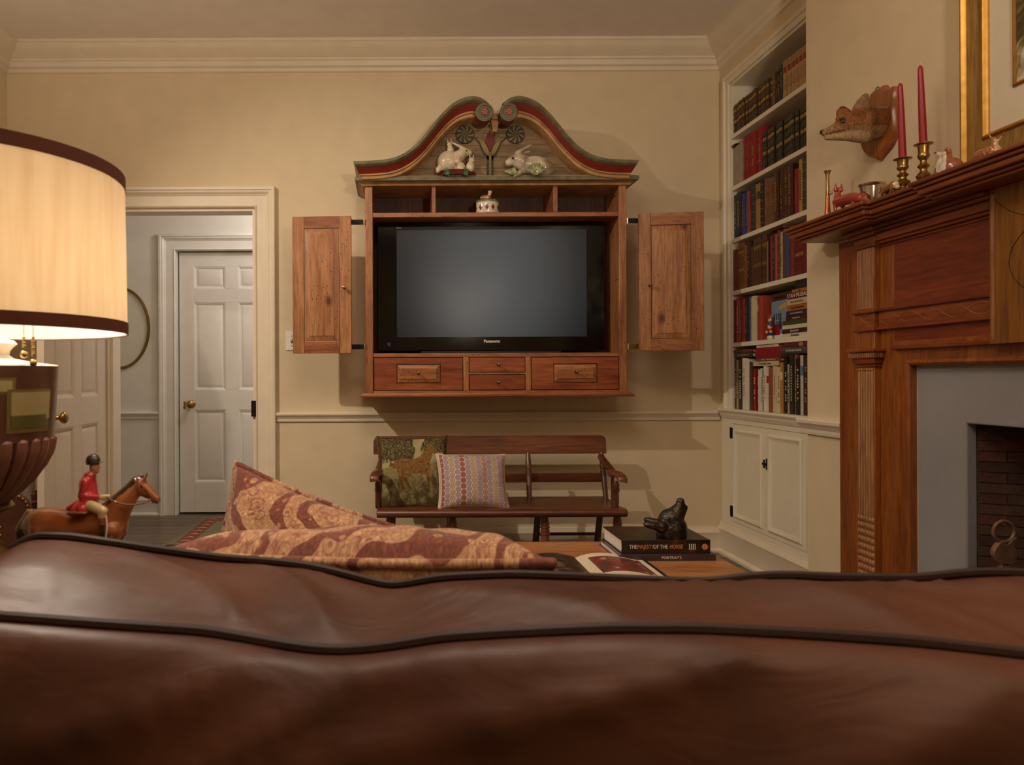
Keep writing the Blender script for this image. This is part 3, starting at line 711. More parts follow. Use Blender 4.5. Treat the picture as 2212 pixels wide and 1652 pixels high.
G().box(XS-.010,XS-.004,yx(c4(172)),yx(c4(160)),SH[1]+.222,SH[1]+.236).box(XS-.010,XS+.03,yx(c4(180)),yx(c4(150)),SH[1]+.234,SH[1]+.240).build('shelf_clip', m_black, bc)
it = [(128,158,.252,'#27333a','cloth','title',None,'tall slate blue book',None),(158,190,.254,'#2a3238','cloth','title',None,'tall dark slate book',None),(190,213,.235,'#34437c','cloth','title',None,'blue book',None),(213,235,.237,'#3a4680','cloth','title',None,'blue book',None),(235,250,.234,'#9a4038','cloth',None,None,'thin coral book',None),
 (255,290,.262,'#2c3634','cloth','bands',None,'dark green book with gilt spine',None),(290,330,.248,'#a2763c','cloth','label','#3a2a18','tan cloth book with dark print',None),(330,358,.250,'#2e2418','cloth','bands',None,'black book with gilt pattern',None),(358,393,.252,'#7c5040','leather','title',None,'dull rose brown book',None),(393,433,.244,'#744c34','leather','label','#7c2018','brown leather book with red label',None),
 (433,470,.256,'#4c2414','leather','title',None,'dark brown volume','dark brown set on the third shelf'),(470,502,.256,'#4c2414','leather','title',None,'dark brown volume','dark brown set on the third shelf'),(502,540,.256,'#4c2414','leather','title',None,'dark brown volume','dark brown set on the third shelf'),(540,578,.256,'#4c2414','leather','title',None,'dark brown volume','dark brown set on the third shelf'),
 (582,615,.222,'#8e1626','cloth','title',None,'shorter crimson book',None),(615,648,.256,'#b08a44','cloth','title','#4a3418','mustard yellow book',None),(648,676,.250,'#4a3420','leather','bands',None,'dark brown book with gilt pattern',None)]
row(it, c4, SH[2], 'third shelf')
it = [(145,178,.238,'#6c3c1c','cloth',None,None,'plain brown book',None),(178,240,.262,'#7a4620','leather','ridges',None,'thick tall brown leather book',None),(240,262,.242,'#7c4c26','cloth','title',None,'light brown book',None),(262,291,.252,'#3a2416','cloth','title',None,'dark brown book',None),
 (292,309,.222,'#5a3422','leather','bands',None,'narrow worn leather book',None),(310,354,.258,'#5c3a26','leather','ridges',None,'old gilt leather volume','old gilt leather set on the fourth shelf'),(355,390,.258,'#5c3a26','leather','ridges',None,'old gilt leather volume','old gilt leather set on the fourth shelf'),(391,434,.258,'#5c3a26','leather','ridges',None,'old gilt leather volume','old gilt leather set on the fourth shelf'),
 (435,446,.22,'#8a6a44','cloth',None,None,'thin tan book',None),(446,457,.24,'#181614','cloth',None,None,'thin black book',None),(457,473,.242,'#a01a2a','cloth',None,None,'thin bright red book',None),(473,508,.246,'#34302e','cloth','title',None,'charcoal book',None),(508,530,.240,'#b04a3a','cloth',None,None,'coral red book',None),(530,555,.254,'#6e3a24','leather','bands',None,'red brown gilt book',None),(555,572,.242,'#b39a74','cloth','title','#5a4630','cream book',None),(572,600,.252,'#4c4234','cloth',None,None,'taupe book',None),(600,636,.246,'#3c466e','cloth',None,None,'slate blue book',None),(636,672,.250,'#84322c','leather',None,None,'marbled red book',None),(672,718,.236,'#6c1c1c','leather','ridges',None,'oxblood leather book with gilt lattice',None),(718,765,.236,'#6c1c1c','leather','ridges',None,'oxblood leather book with gilt lattice',None),(765,792,.228,'#6e1418','cloth',None,None,'deep red book',None)]
row(it, c5, SH[3], 'fourth shelf')
it = [(160,180,.250,'#6c141c','cloth','title',None,'dark red book',None),(180,200,.256,'#a01a28','gloss','title','#d8c8b0','bright red book',None),(200,215,.240,'#b09078','gloss',None,None,'thin pale brown book',None),(215,243,.242,'#6c1c1e','cloth','title',None,'maroon book',None),(243,262,.244,'#8a1e22','cloth',None,None,'red book',None),(262,288,.246,'#2c2018','cloth','title',None,'dark brown book',None),(288,305,.250,'#5c5a88','gloss',None,None,'lavender blue book',None),(305,325,.242,'#c2b098','gloss','title','#5a4a3a','off-white book',None),(325,345,.248,'#d2c4a8','gloss',None,None,'white book',None),(345,365,.222,'#d0c2a0','gloss',None,None,'cream book',None),(365,378,.238,'#4c3c2c','gloss','label','#c8b890','thin pictorial book',None),(380,420,.240,'#a43c28','cloth',None,None,'orange red album',None)]
row(it, c5, SH[4], 'fifth shelf')
BT = .8705
it = [(145,165,.288,'#221e1a','gloss','title','#b0a080','black book',None),(165,188,.284,'#b89870','gloss','title','#6a4a30','cream and brown book',None),(188,216,.286,'#2a211a','gloss','title','#e0d8c8','black book with white title',None),(218,245,.292,'#e0d6c4','gloss','title','#8a7860','thick white book',None),(245,272,.286,'#e2dac8','gloss',None,None,'white book',None),(272,290,.270,'#1e1c18','gloss','title','#c8bca0','black book',None),(290,310,.266,'#4a3626','gloss',None,None,'brown book',None),(310,335,.230,'#94161e','gloss','title','#e0c8a0','red book with pale title',None),(335,354,.236,'#3a2e28','gloss','title','#c0b090','dark brown book',None),(355,364,.226,'#d8d0c0','gloss',None,None,'thin white book',None),(364,387,.232,'#d8c4b8','gloss','title','#a04a48','pinkish white book',None),(387,404,.226,'#2c7080','gloss','title','#e0dccc','teal book',None),(404,425,.244,'#e2dccc','gloss','title','#7a6a58','white book',None),(425,450,.232,'#dccfc0','gloss','label','#a0301c','white and red book',None),(450,482,.232,'#8e4a26','cloth',None,None,'rust brown book',None),(482,510,.242,'#cdbb98','gloss','title','#8a6a48','cream book',None),(510,545,.238,'#d4c4a0','gloss','title','#8a6a48','thick cream book',None),(545,570,.258,'#b0804e','gloss','label','#e0cca4','tan pictorial book',None),(570,600,.280,'#1c1a18','gloss','title','#d0c8b8','black book',None),(600,616,.25,'#a8a49c','gloss','title','#2a2a2a','grey book',None),(616,632,.236,'#b05a44','gloss','title','#e8e0d0','thin coral and white book',None),(632,666,.300,'#262c24','gloss','title','#b0a888','dark green book',None),(666,690,.298,'#8a5442','gloss','title','#e0c8a0','dusty pink book',None),(690,722,.280,'#1a1818','gloss','title','#c8c0b0','black book',None),(722,752,.292,'#c4c0b4','gloss','label','#5a78a0','white book with blue top',None),(752,792,.292,'#3a2a20','gloss','title','#a08a60','dark brown book',None)]
row(it, c5, BT, 'bottom shelf')
# books lying flat
LYM = Matrix(((1,0,0,0),(0,0,1,0),(0,1,0,0),(0,0,0,1)))   # thickness -> up, height -> along y
LYM = Matrix(((1,0,0,0),(0,0,-1,0),(0,1,0,0),(0,0,0,1)))  # height runs towards -y
def lying(cxa, cxb, z, t, c, st, label, group, deco=None, dc=None, d=.16, xo=0, txt=None, tsz=.5, tc=None, rnd=None):
    y1, y0 = min(4.254, yx(c5(cxa))), max(3.479, yx(c5(cxb))); L = y1-y0
    r = book(Matrix.Translation((XS+xo, y1, z)) @ LYM, t, L, d, c, st, label, group, deco, decoc=dc, rnd=rnd)
    if txt: text(txt, t*tsz, face_left(XS+xo-(.0068 if (st != 'gloss' and rnd is None) else .002), (y0+y1)/2, z+t/2), bmat(tc or '#e8e0d0','gloss'), r)
    return r
z = SH[4]+.0005; ST = 'stack of horse and sport books on the fifth shelf'
stk = [(575,790,.0215,'#d9cfb8','gloss','white horse book at the bottom of the flat stack','Secretariat','#2a2420'),(577,790,.0215,'#3a2018','gloss','dark book with a cream oval in the flat stack, second from bottom','Secretariat','#e6dcc8'),(575,790,.0205,'#d8ceb8','gloss','white book in the flat stack under the green one',None,None),(577,788,.0215,'#3c4a30','gloss','green book in the flat stack',None,None),(602,790,.021,'#5c1a18','gloss','dark red book in the flat stack over the green one','Mary Stewart',"#e0d4c0"),(612,790,.026,'#26343e','gloss','dark blue book in the flat stack','American Steeplechasing','#d8d0c0'),(614,790,.028,'#b4602c','gloss','orange book in the flat stack','American Steeplechasing','#2a2018'),(616,790,.030,'#c4b48c','gloss','cream book in the flat stack','Nature of the Modern','#5a4a34'),(622,790,.031,'#5a1420','gloss','maroon book with bold white title in the flat stack','STAN MUSIAL','#eae4d8'),(655,790,.015,'#b06c3c','gloss','thin orange book in the flat stack','Name','#4a2a18'),(684,790,.040,'#22242a','gloss','short black book near the top of the flat stack',None,None),(660,790,.026,'#7c7674','cloth','silver grey book on top of the flat stack',None,None)]
for i, (a, b, t, c, st, lab, tx, tc_) in enumerate(stk):
    lying(a, b, z, t-.0004, c, st, lab, ST, d=.15+.01*(i % 3), txt=tx, tsz={'STAN MUSIAL':.95,'Secretariat':.8}.get(tx,.42 if tx and len(tx)>14 else .6), tc=tc_, xo=random.uniform(-.002,.003)); z += t
    if i == 10:
        w0 = face_left(XS-.003, yx(c5(738)), z-t/2)
        o = bpy.data.objects[-1] if False else None
LB = 'books lying across the bottom row'
z0 = BT+.2955
lying(150,325, z0+.002,.026,'#2a231c','gloss','black and tan book lying across the bottom row by the corner',LB,'title','#b89a5c')
lying(165,330, z0+.0285,.018,'#6a3a20','cloth','brown book lying on the black and tan one',LB)
lying(325,546, BT+.2455,.024,'#cdb98c','gloss','cream book lying low across the bottom row',LB,None,txt='To the Glory Comes',tsz=.6,tc='#5a3a24')
lying(360,560, BT+.270,.018,'#6a4438','gloss','dull pink book lying under the red dictionary',LB,'title','#d0b8a8')
lying(355,570, BT+.2885,.056,'#8c101c','cloth','thick red dictionary lying above the bottom row',LB,txt='THE\nMODERN DICTIONARY\nEDITION',tsz=.19,tc='#b08a4c',rnd=.004)
lying(362,545, BT+.345,.012,'#dcd4c4','gloss','thin white book lying on the red dictionary',LB,'title','#8a8278')
lying(573,792, z0+.006,.034,'#4a4644','cloth','grey jacketed book lying over the black and green ones',LB,'title','#b8b0a4',rnd=.010)
lying(592,792, z0+.0405,.022,'#6a2420','cloth','dark red book lying on the grey jacketed one',LB,'label','#a8844c')
lying(480,575, SH[3]+.2625,.022,'#4c1c14','leather','dark brown book lying on top of the fourth shelf row','books lying on the fourth shelf')
# covers facing out on the fifth shelf, leaning on the books behind
def cover_out(cxa, cxb, x, h, t, c, label, lean, mt=None):
    y1, y0 = yx(c5(cxa)), yx(c5(cxb))
    M = Matrix.Translation((x, y1, SH[4]+.0008)) @ Matrix.Rotation(lean, 4, 'Y')
    r = thing('picture_book', label, 'book', M=M, group='picture books facing out on the fifth shelf'); W = y1-y0
    G().box(0,.003,-W,0,0,h).box(t-.003,t,-W,0,0,h).box(0,t,-.003,0,0,h).build('cover', mt or bmat(c,'gloss'), r, local=True, bev=.001)
    G().box(.003,t-.003,-W+.004,-.003,.004,h-.004).build('page_block', m_paper, r, local=True)
    return r, W
r, W = cover_out(422, 573, XR+.052, .243, .018, '#4a3626', 'dark brown book facing out with its title across the top', .02)
M0 = WM[r.name]
def onc(r, yf, zf, W, h): return WM[r.name] @ Matrix(((0,0,-1,-.0012),(-1,0,0,-W*yf),(0,1,0,h*zf),(0,0,0,1)))
text('THE BOOK OF', .017, onc(r,.45,.91,W,.24), bmat('#1c140e','gloss'), r)
text('LA', .017, onc(r,.42,.80,W,.24), bmat('#1c140e','gloss'), r)
r, W = cover_out(446, 573, XR+.034, .200, .012, '#7c93ab', 'blue winter picture book facing out beside the toy figurine', .03)
def spot_(g, y0, y1, z0, z1): return g.box(-.0008,.0004,-W*y1,-W*y0,.2*z0,.2*z1)
spot_(G(),.02,.98,.01,.13).build('printed_snow', bmat('#d8dcd8','gloss'), r, local=True)
spot_(G(),.18,.62,.30,.66).build('printed_window', bmat('#38485c','gloss'), r, local=True)
g = G()
for f in (.30,.42,.54): g.box(-.0014,.0004,-W*f-.0012,-W*f+.0012,.2*.3,.2*.66)
g.box(-.0014,.0004,-W*.62,-W*.18,.2*.48-.0012,.2*.48+.0012); g.build('printed_glazing', bmat('#b8c4cc','gloss'), r, local=True)['kind'] = 'stuff'
G().prism([(-W*.72,.05),(-W*.52,.05),(-W*.56,.10),(-W*.60,.118),(-W*.66,.11)], 'x', -.0016, .0004).build('printed_figure', bmat('#2a2c54','gloss'), r, local=True)
G().lathe([(.009,0),(.009,.0016)], (.0002,-W*.60,.124), 14, Matrix.Rotation(-PI/2,3,'Y')).build('printed_head', bmat('#4a2c20','gloss'), r, local=True)
G().prism([(-W*.62,.02),(-W*.24,.02),(-W*.20,.05),(-W*.28,.075),(-W*.45,.078),(-W*.6,.055)], 'x', -.0022, .0004).build('printed_sack', bmat('#941a1c','gloss'), r, local=True)
G().prism([(-W*.95,.155),(-W*.52,.150),(-W*.55,.172),(-W*.92,.188)], 'x', -.0014, .0004).build('printed_title', bmat('#c8a03c','gloss'), r, local=True)
# stacked toy figurine in front
fy = FPX*(XR+.016)/(c5(474)-CX); fxx = XR+.017; fz0 = SH[4]
tf = thing('toy_figurine', 'small stacked toy figurine in front of the blue picture book', 'figurine', (fxx,fy,fz0))
cols = [('#e0dcd0',.022,.010),('#2c3c5c',.020,.030),('#a01c20',.018,.048),('#d8d0b8',.017,.066),('#36507c',.017,.084),('#c8b090',.015,.104)]
for c, rr, zz in cols:
    b = G().ell((fxx,fy,fz0+zz), (rr*.62,rr,.014)); b.build('stacked_figure', bmat(c,'gloss'), tf)
for s in (-1,1):
    G().ell((fxx-.006,fy+s*.020,fz0+.040), (.007,.010,.008)).build('paw', bmat('#e0c070','gloss'), tf)
    G().ell((fxx-.006,fy+s*.018,fz0+.076), (.006,.009,.007)).build('paw', bmat('#b02020','gloss'), tf)
    G().cap((fxx,fy+s*.008,fz0+.112), (fxx,fy+s*.012,fz0+.122), .005, .003).build('ear', bmat('#c8b090','gloss'), tf)
G().lathe([(.014,0),(.012,.006),(.006,.014),(.001,.018)], (fxx,fy,fz0+.112), 16).build('red_cap', bmat('#a81c20','gloss'), tf)
# ------------------------------------------------------------------ fireplace and mantel
MC = 1.90                                   # centre of the fireplace along y
def mir(y): return 2*MC-y
mt_ = thing('fireplace_mantel', 'carved reddish wooden mantelpiece with fluted pilasters and deep shelf', 'mantelpiece', (XB,MC,0))
X0, XF, XPI, XA = XB, 1.813, 1.790, 1.800   # wall, field, pilaster face, architrave face
HS = 1.68                                   # shelf top
def both(fn):
    fn(lambda y: y); fn(mir)
def B(g, x0, x1, ya, yb, z0, z1): return g.box(x0, x1, ya, yb, z0, z1)
def side(m):
    G().box(XF,X0,m(2.63),m(2.955),0,1.60).build('side_board', m_mant, mt_)
    # upper pilaster with worn fluting
    a, b = m(2.7065), m(2.809); lo, hi = min(a,b), max(a,b)
    p = G().box(XPI,XF,lo,hi,1.307,1.548).build('upper_pilaster', m_mant, mt_, bev=.002)
    g = G()
    for k in range(11):
        yc = lo+.004+(hi-lo-.008)*(k+.5)/11; g.lathe([(.0034,1.316),(.0034,1.544)], (XPI+.001,yc,0), 6)
    g.build('fluting', m_mantF, p)['kind'] = 'stuff'
    # capital block under the shelf
    for x, e, z0, z1 in ((XPI-.010,.012,1.545,1.556),(XPI-.004,.008,1.556,1.585),(XPI-.020,.022,1.585,1.600),(XPI-.034,.034,1.600,1.616)):
        G().box(x,X0,lo-e,hi+e,z0,z1).build('upper_capital', m_mantY, mt_, bev=.003)
    # incised band across the pilaster
    G().box(XPI-.012,XF,lo-.010,hi+.016,1.298,1.309).build('band_cap', m_mantY, mt_, bev=.003)
    bd = G().box(XPI-.004,XF,lo-.004,hi+.008,1.240,1.298).build('carved_block', m_mantY, mt_, bev=.002)
    G().box(XPI-.010,XF,lo-.008,hi+.012,1.230,1.240).build('band_base', m_mantY, mt_, bev=.003)
    g = G()
    for s in (1,-1): g.tube([(XPI-.0045,lo+.006+(hi-lo-.010)*t/12,1.269+s*.020*math.cos(t/12*PI)) for t in range(13)], .0011, 5)
    g.build('incised_cross', m_mantF, bd)['kind'] = 'stuff'
    # lower pilaster: capital, fluted shaft, lattice carving, plinth
    G().box(XPI,XF,lo,hi,.10,1.235).build('lower_pilaster', m_mant, mt_, bev=.002)
    for x, e, z0, z1 in ((XPI-.026,.030,1.152,1.164),(XPI-.018,.024,1.128,1.152),(XPI-.012,.014,1.108,1.128),(XPI-.005,.008,1.096,1.108)):
        cpb = G().box(x,XF,lo-e,hi+e,z0,z1).build('lower_capital', m_mantY, mt_, bev=.003)
        if z0 == 1.128:
            g = G()
            for k in range(14): yk = lo-.022+(hi-lo+.044)*(k+.5)/14; g.box(x-.002,x+.002,yk-.0028,yk+.0028,1.132,1.149)
            for k in range(3): xk = x+.006+.010*k; g.box(xk-.002,xk+.002,lo-.0255,lo-.022,1.132,1.149)
            g.build('dentils', m_mantF, cpb)['kind'] = 'stuff'
    g = G()
    for k in range(6):
        yc = lo+.006+(hi-lo-.012)*(k+.5)/6; g.lathe([(.0058,.53),(.0058,1.07),(.0045,1.078),(.001,1.082)], (XPI+.002,yc,0), 8)
        g.ell((XPI,yc,1.087), (.004,.005,.005), seg=8, rows=6)
    g.build('shaft_fluting', m_mantF, mt_)['kind'] = 'stuff'
    g = G()
    for k in range(6):
        for j in range(16):
            yc = lo+.004+(hi-lo-.008)*(k+.5)/6; zc = .522-.0265*j
            g.ell((XPI,yc,zc), (.006,.0072,.0112), seg=8, rows=6)
    g.build('lattice_carving', m_mantF, mt_)['kind'] = 'stuff'
    G().box(XPI-.016,XF,lo-.012,hi+.012,0,.10).build('plinth', m_mant, mt_, bev=.003)
    # architrave upright
    pr = [(0,0),(0,.030),(.010,.034),(.018,.028),(.022,.026),(.060,.026),(.066,.032),(.078,.034),(.087,.026),(.087,0)]   # (from opening edge outwards, out from the slab)
    return pr
both(side)
apr = [(0,0),(0,.026),(.008,.031),(.016,.026),(.020,.023),(.058,.023),(.064,.030),(.076,.032),(.087,.022),(.087,0)]
yi = 2.543; zi = 1.10; xs_ = 1.832
R = [[Vector((xs_-o, y+dy*a, z+dz*a)) for a, o in apr] for y, z, dy, dz in ((yi,0,1,0),(yi,zi,1,1),(mir(yi),zi,-1,1),(mir(yi),0,-1,0))]
G().rings(R).build('architrave', m_mant, mt_)
# field panels either side, incised band, centre tablet
G().box(XF,X0,mir(2.6295),2.6295,1.157,1.60).build('field_panel', m_mantP, mt_)
for a, b in ((2.17,2.6995),(mir(2.6995),mir(2.17))):
    G().box(XF-.022,XF,a,b,1.300,1.311).build('band_cap', m_mantY, mt_, bev=.003)
    bd = G().box(XF-.012,XF,a,b,1.242,1.300).build('carved_band', m_mantY, mt_, bev=.001)
    G().box(XF-.018,XF,a,b,1.232,1.242).build('band_base', m_mantY, mt_, bev=.003)
    g = G(); n = 60
    for s in (1,-1):
        g.tube([(XF-.0125,a+.005+(b-a-.01)*t/n,1.271+s*.020*math.sin(t/n*PI*5)) for t in range(n+1)], .0010, 5)
    g.build('incised_guilloche', m_mantF, bd)['kind'] = 'stuff'
    for x, z0, z1 in ((XF-.006,1.540,1.550),(XF-.016,1.550,1.562),(XF-.024,1.562,1.590),(XF-.040,1.590,1.602),(XF-.050,1.602,1.616)):
        G().box(x,X0,a,b,z0,z1).build('bed_moulding', m_mantY, mt_, bev=.003)
tb = G().box(XF-.034,X0,mir(2.17),2.17,1.157,1.616).build('centre_tablet', m_mantT, mt_, bev=.002)
G().box(XF-.0355,XF-.034,2.150,2.162,1.170,1.60).build('tablet_edge_carving', m_mantF, tb)
c_ = (XF-.0345, MC, 1.39)
g = G()
g.tube([(c_[0], c_[1]+.20*math.cos(t/32*2*PI), c_[2]+.12*math.sin(t/32*2*PI)) for t in range(32)], .0009, 5, True)
for s in (-1,1): g.tube([(c_[0], MC+s*(.255-.03*t), 1.59-.022*t-.01*math.sin(t)) for t in range(9)], .0008, 5)
g.build('incised_scroll', m_iron, tb)['kind'] = 'stuff'
G().box(XA-.006,X0,mir(2.63),2.63,1.157,1.172).build('architrave_cap', m_mantY, mt_, bev=.003)
# shelf: stepped outline (end blocks and centre stand forward), layered mouldings
def shelf_outline(o):
    a = [(X0,3.08-o),(1.650+o,3.08-o),(1.650+o,2.561+o),(1.677+o,2.561+o),(1.677+o,2.333-o),(1.650+o,2.333-o)]
    b = [(x, mir(y)) for x, y in reversed(a)]
    return a+b
for nm, z0, z1, o in (('shelf_top',1.667,HS,0),('shelf_cove',1.655,1.667,.010),('shelf_fascia',1.636,1.655,.018),('shelf_ogee',1.626,1.636,.032),('shelf_bed',1.616,1.626,.044)):
    G().prism(shelf_outline(o), 'z', z0, z1).build(nm, m_mantY, mt_, bev=.0035)
# grey slab round the opening, bricks of the firebox
fp = thing('fireplace', 'grey plastered fireplace opening lined with dark bricks', 'fireplace', (1.87,MC,0))
xs0, xs1 = 1.832, 1.87
G().prism([(2.545,0),(2.545,1.11),(mir(2.545),1.11),(mir(2.545),0),(FY0,0),(FY0,FZ),(FY1,FZ),(FY1,0)], 'x', xs0, xs1).build('slab', m_slab, fp, bev=.006, bseg=3)
G().box(xs0-.002,xs0+.004,2.5395,2.5440,0,1.10).build('plaster_edge', m_caulk, fp)
mb = [plain('fire_brick_'+str(i), c, .85, var=.2, scale=25, bump=.3, bscale=80) for i, c in enumerate(('#4a2a1e','#542f22','#3e261e','#4c3426'))]
m_mort = plain('fire_mortar', '#6a5648', .95, var=.15)
back = 2.26
jx, jy = 1.87, FY1
def wallbricks(ax, ay, bx, by, nx, name):
    """bricks on a vertical face from plan point a to b, face normal to the camera side"""
    d = Vector((bx-ax, by-ay, 0)); L = d.length; d /= L; nrm = Vector((d.y, -d.x, 0))
    if nrm.dot(Vector((-1,0,0)))+0 < 0 and abs(nrm.x) > .9: nrm = -nrm
    ang_ = math.atan2(d.y, d.x)
    pitch = .0335; bl = L/nx
    nrow = int((FZ+.04)/pitch)
    for r in range(nrow):
        off = (bl/2 if r % 2 else 0); x = -off
        while x < L-.002:
            x0, x1 = max(0, x)+.0018, min(L, x+bl)-.0018; x += bl
            if x1-x0 < .006: continue
            key = (round(x1-x0,4), name)
            if key not in BRK: BRK[key] = G().box(0,x1-x0,-.004,.03,0,pitch-.0035).mesh('brick')
            o = bpy.data.objects.new('brick', BRK[key].copy() if False else BRK[key]); C.objects.link(o)
            if not BRK[key].materials: BRK[key].materials.append(mb[0])
            o.parent = fp
            M = Matrix.Translation((ax+d.x*x0, ay+d.y*x0, .02+r*pitch)) @ Matrix.Rotation(ang_, 4, 'Z') @ Matrix.Translation((0,random.uniform(-.0015,.0015),0))
            o.matrix_local = WM[fp.name].inverted() @ M
            o.material_slots[0].link = 'OBJECT'; o.material_slots[0].material = random.choice(mb)
            WM[o.name] = M
BRK = {}
wallbricks(jx, jy+.002, back, jy-.20, 3, 's')                 # far splayed cheek
wallbricks(back, jy-.20, back, FY0+.20, 3, 'b')             # back
wallbricks(back, FY0+.20, jx, FY0-.002, 3, 'n')               # near cheek
g = G()
for ax, ay, bx, by in ((jx,jy+.003,back+.002,jy-.198),(back+.002,jy-.198,back+.002,FY0+.198),(back+.002,FY0+.198,jx,FY0-.003)):
    n_ = Vector((-(by-ay), bx-ax, 0)).normalized()*.03
    g.prism([(ax,ay),(bx,by),(bx+n_.x,by+n_.y),(ax+n_.x,ay+n_.y)], 'z', 0, FZ+.06)
g.build('mortar', m_mort, fp)
G().box(1.87,back+.03,FY0-.01,FY1+.01,FZ+.06,FZ+.09).build('firebox_lintel', m_mort, fp)
struct('floor_hearth', G().box(1.35,back+.03,1.1,2.7,0,.018), plain('hearth_slate','#3a3532',.6), 'dark slate hearth in front of the fireplace', 'hearth', bev=.003)
# andiron
ya = 2.215; xa_ = PX(2167, ya)
an = thing('andiron', 'rusty iron andiron with a ring finial in the fireplace', 'andiron', (xa_,ya,.018))
zr = PZ(1148, ya, 2167); rr = 26*ya/FPX
g = G().tube([(xa_+rr*.86*math.cos(t), ya, zr+rr*.86*math.sin(t)) for t in [2*PI*i/36-PI/2 for i in range(36)]], rr*.15, 10, True).build('ring', m_rust, an)
zk = PZ(1196, ya, 2167)
k_ = cr([(xa_-.012,0,zk+.040),(xa_-.034,0,zk+.012),(xa_-.030,0,zk-.014),(xa_-.015,0,zk-.030),(xa_+.013,0,zk-.032),(xa_+.030,0,zk-.016),(xa_+.034,0,zk+.008),(xa_+.022,0,zk+.030),(xa_+.034,0,zk+.052),(xa_+.018,0,zk+.042),(xa_+.004,0,zk+.030)], 5, True)
G().prism([(p.x,p.z) for p in k_], 'y', ya-.009, ya+.009).build('keyhole_plate', m_rust, an, bev=.003)
G().box(xa_-.015,xa_+.015,ya-.009,ya+.009,.08,zk-.026).build('post', m_rust, an, bev=.003)
for s in (-1,1): G().tube(cr([(xa_,ya,.10),(xa_-.005,ya+s*.05,.085),(xa_-.008,ya+s*.085,.050),(xa_-.01,ya+s*.10,.026)],5), [.010]*16, 8).build('foot', m_rust, an)
G().box(xa_,xa_+.30,ya-.010,ya+.010,.085,.105).box(xa_+.28,xa_+.30,ya-.010,ya+.010,.019,.09).build('billet_bar', m_iron, an, bev=.002)
# ------------------------------------------------------------------ things on the mantel shelf
def on(px, X): return FPX*X/(px-CX)
def mz(py, Y, px=1900): return PZ(py, Y, px)
# hunting horn
X = 1.735; Y = on(1789.5, X)
hn = thing('hunting_horn', 'slender brass and copper hunting horn standing at the mantel end', 'horn', (X,Y,HS))
zt = mz(368,Y,1790); H = zt-HS
G().lathe([(.0135,0),(.0125,.012),(.0095,H*.25),(.0078,H*.45)], (X,Y,HS), 20).build('copper_bell', m_copper, hn)
G().lathe([(.0082,0),(.0082,.008),(.0072,.01),(.0060,H*.35),(.0068,H*.46),(.0110,H*.515),(.0120,H*.53),(.0128,H*.545),(.0100,H*.548)], (X,Y,HS+H*.45), 20).build('brass_tube', m_brass, hn)
glz = painted('glazed_ceramic', .18, .6, .5)
def L3(c): return lin(c)[:3]
def mixc(a, b, t): t = max(0, min(1, t)); return tuple(x*(1-t)+y*t for x, y in zip(a, b))
# figurine helper: side view along the mantel, s runs from tail to nose towards the far end (+y)
def fig(name, label, cat, X, pts_fn, vox, col, mt=glz):
    pass
# red glazed fox
X = 1.705; yn = on(1787, X); yt = on(1880, X)
f = thing('fox_figurine', 'red glazed fox figurine standing beside the hunting horn', 'figurine', (X,(yn+yt)/2,HS))
def q(px, py, dx=0):
    Y = on(px, X); return (X+dx, Y, PZ(py, Y, px))
red, dred, wht = L3('#9c3a26'), L3('#5c1c14'), L3('#d8ccb8')
def cl(p): return mixc(red, wht, 1.0 if (p.y > on(1811,X) and p.z < PZ(418,on(1800,X)) and p.z > PZ(438,on(1806,X)) and p.y < on(1797,X)) else 0)
zf = HS+.001
pr = [('c',q(1812,436),q(1842,428),.020,.022),('c',q(1842,428),q(1862,428),.022,.019),('c',q(1812,432),q(1808,412),.015,.012),('c',q(1810,411),q(1792,419),.012,.0045),
 ('c',q(1862,428),q(1880,436),.011,.007),('c',q(1812,411,-.009),q(1812,396,-.010),.0075,.002),('c',q(1814,411,.009),q(1814,397,.010),.0075,.002)]
for px, dx in ((1812,-.011),(1816,.011),(1852,-.013),(1856,.013)):
    a = q(px,440,dx); pr.append(('c',a,(a[0],a[1],zf+.006),.008,.005))
pr.append(('c',q(1862,430),(X-.012,on(1882,X),HS+.010),.013,.008))
blob('fox_body', pr, .0022, glz, f, cl)
# silver cup
X = 1.775; Y = on(1885, X)
cu = thing('silver_cup', 'polished silver julep cup behind the red fox', 'cup', (X,Y,HS))
hz = mz(398,Y,1885)-HS
G().lathe([(.001,0),(.030,0),(.031,.004),(.029,.006),(.030,.010),(.0395,hz*.9),(.0425,hz*.93),(.0440,hz*.98),(.0445,hz),(.0425,hz),(.0400,hz*.93),(.0285,.012),(.001,.010)], (X,Y,HS), 36).build('cup_body', m_silver, cu)
G().tube([(X+.0312*math.cos(2*PI*i/36), Y+.0312*math.sin(2*PI*i/36), HS+.012) for i in range(36)], .0018, 6, True).build('foot_bead', m_silver, cu)
# small tan fox, crouching
X = 1.695
f = thing('fox_figurine', 'small tan crouching fox figurine in front of the candlestick', 'figurine', (X,on(1920,X),HS))
tan, cream, dk = L3('#8f6232'), L3('#cdb894'), L3('#3a2416')
y0s = on(1905,X)
def cl(p):
    if p.y > on(1906,X) and p.z < HS+.030: return cream
    if p.y < on(1938,X): return cream
    return tan if p.z > HS+.014 else mixc(dk, tan, .4)
pr = [('c',(X,on(1916,X),HS+.024),(X,on(1934,X),HS+.028),.013,.015),('c',(X,on(1916,X),HS+.030),(X,on(1908,X),HS+.032),.010,.009),('c',(X,on(1908,X),HS+.030),(X,on(1900,X),HS+.022),.008,.003),('c',(X,on(1936,X),HS+.022),(X-.004,on(1943,X),HS+.016),.009,.008)]
for px, dx in ((1914,-.008),(1914,.008),(1934,-.009),(1934,.009)): pr.append(('c',(X+dx,on(px,X),HS+.020),(X+dx,on(px-2,X),HS+.005),.006,.0045))
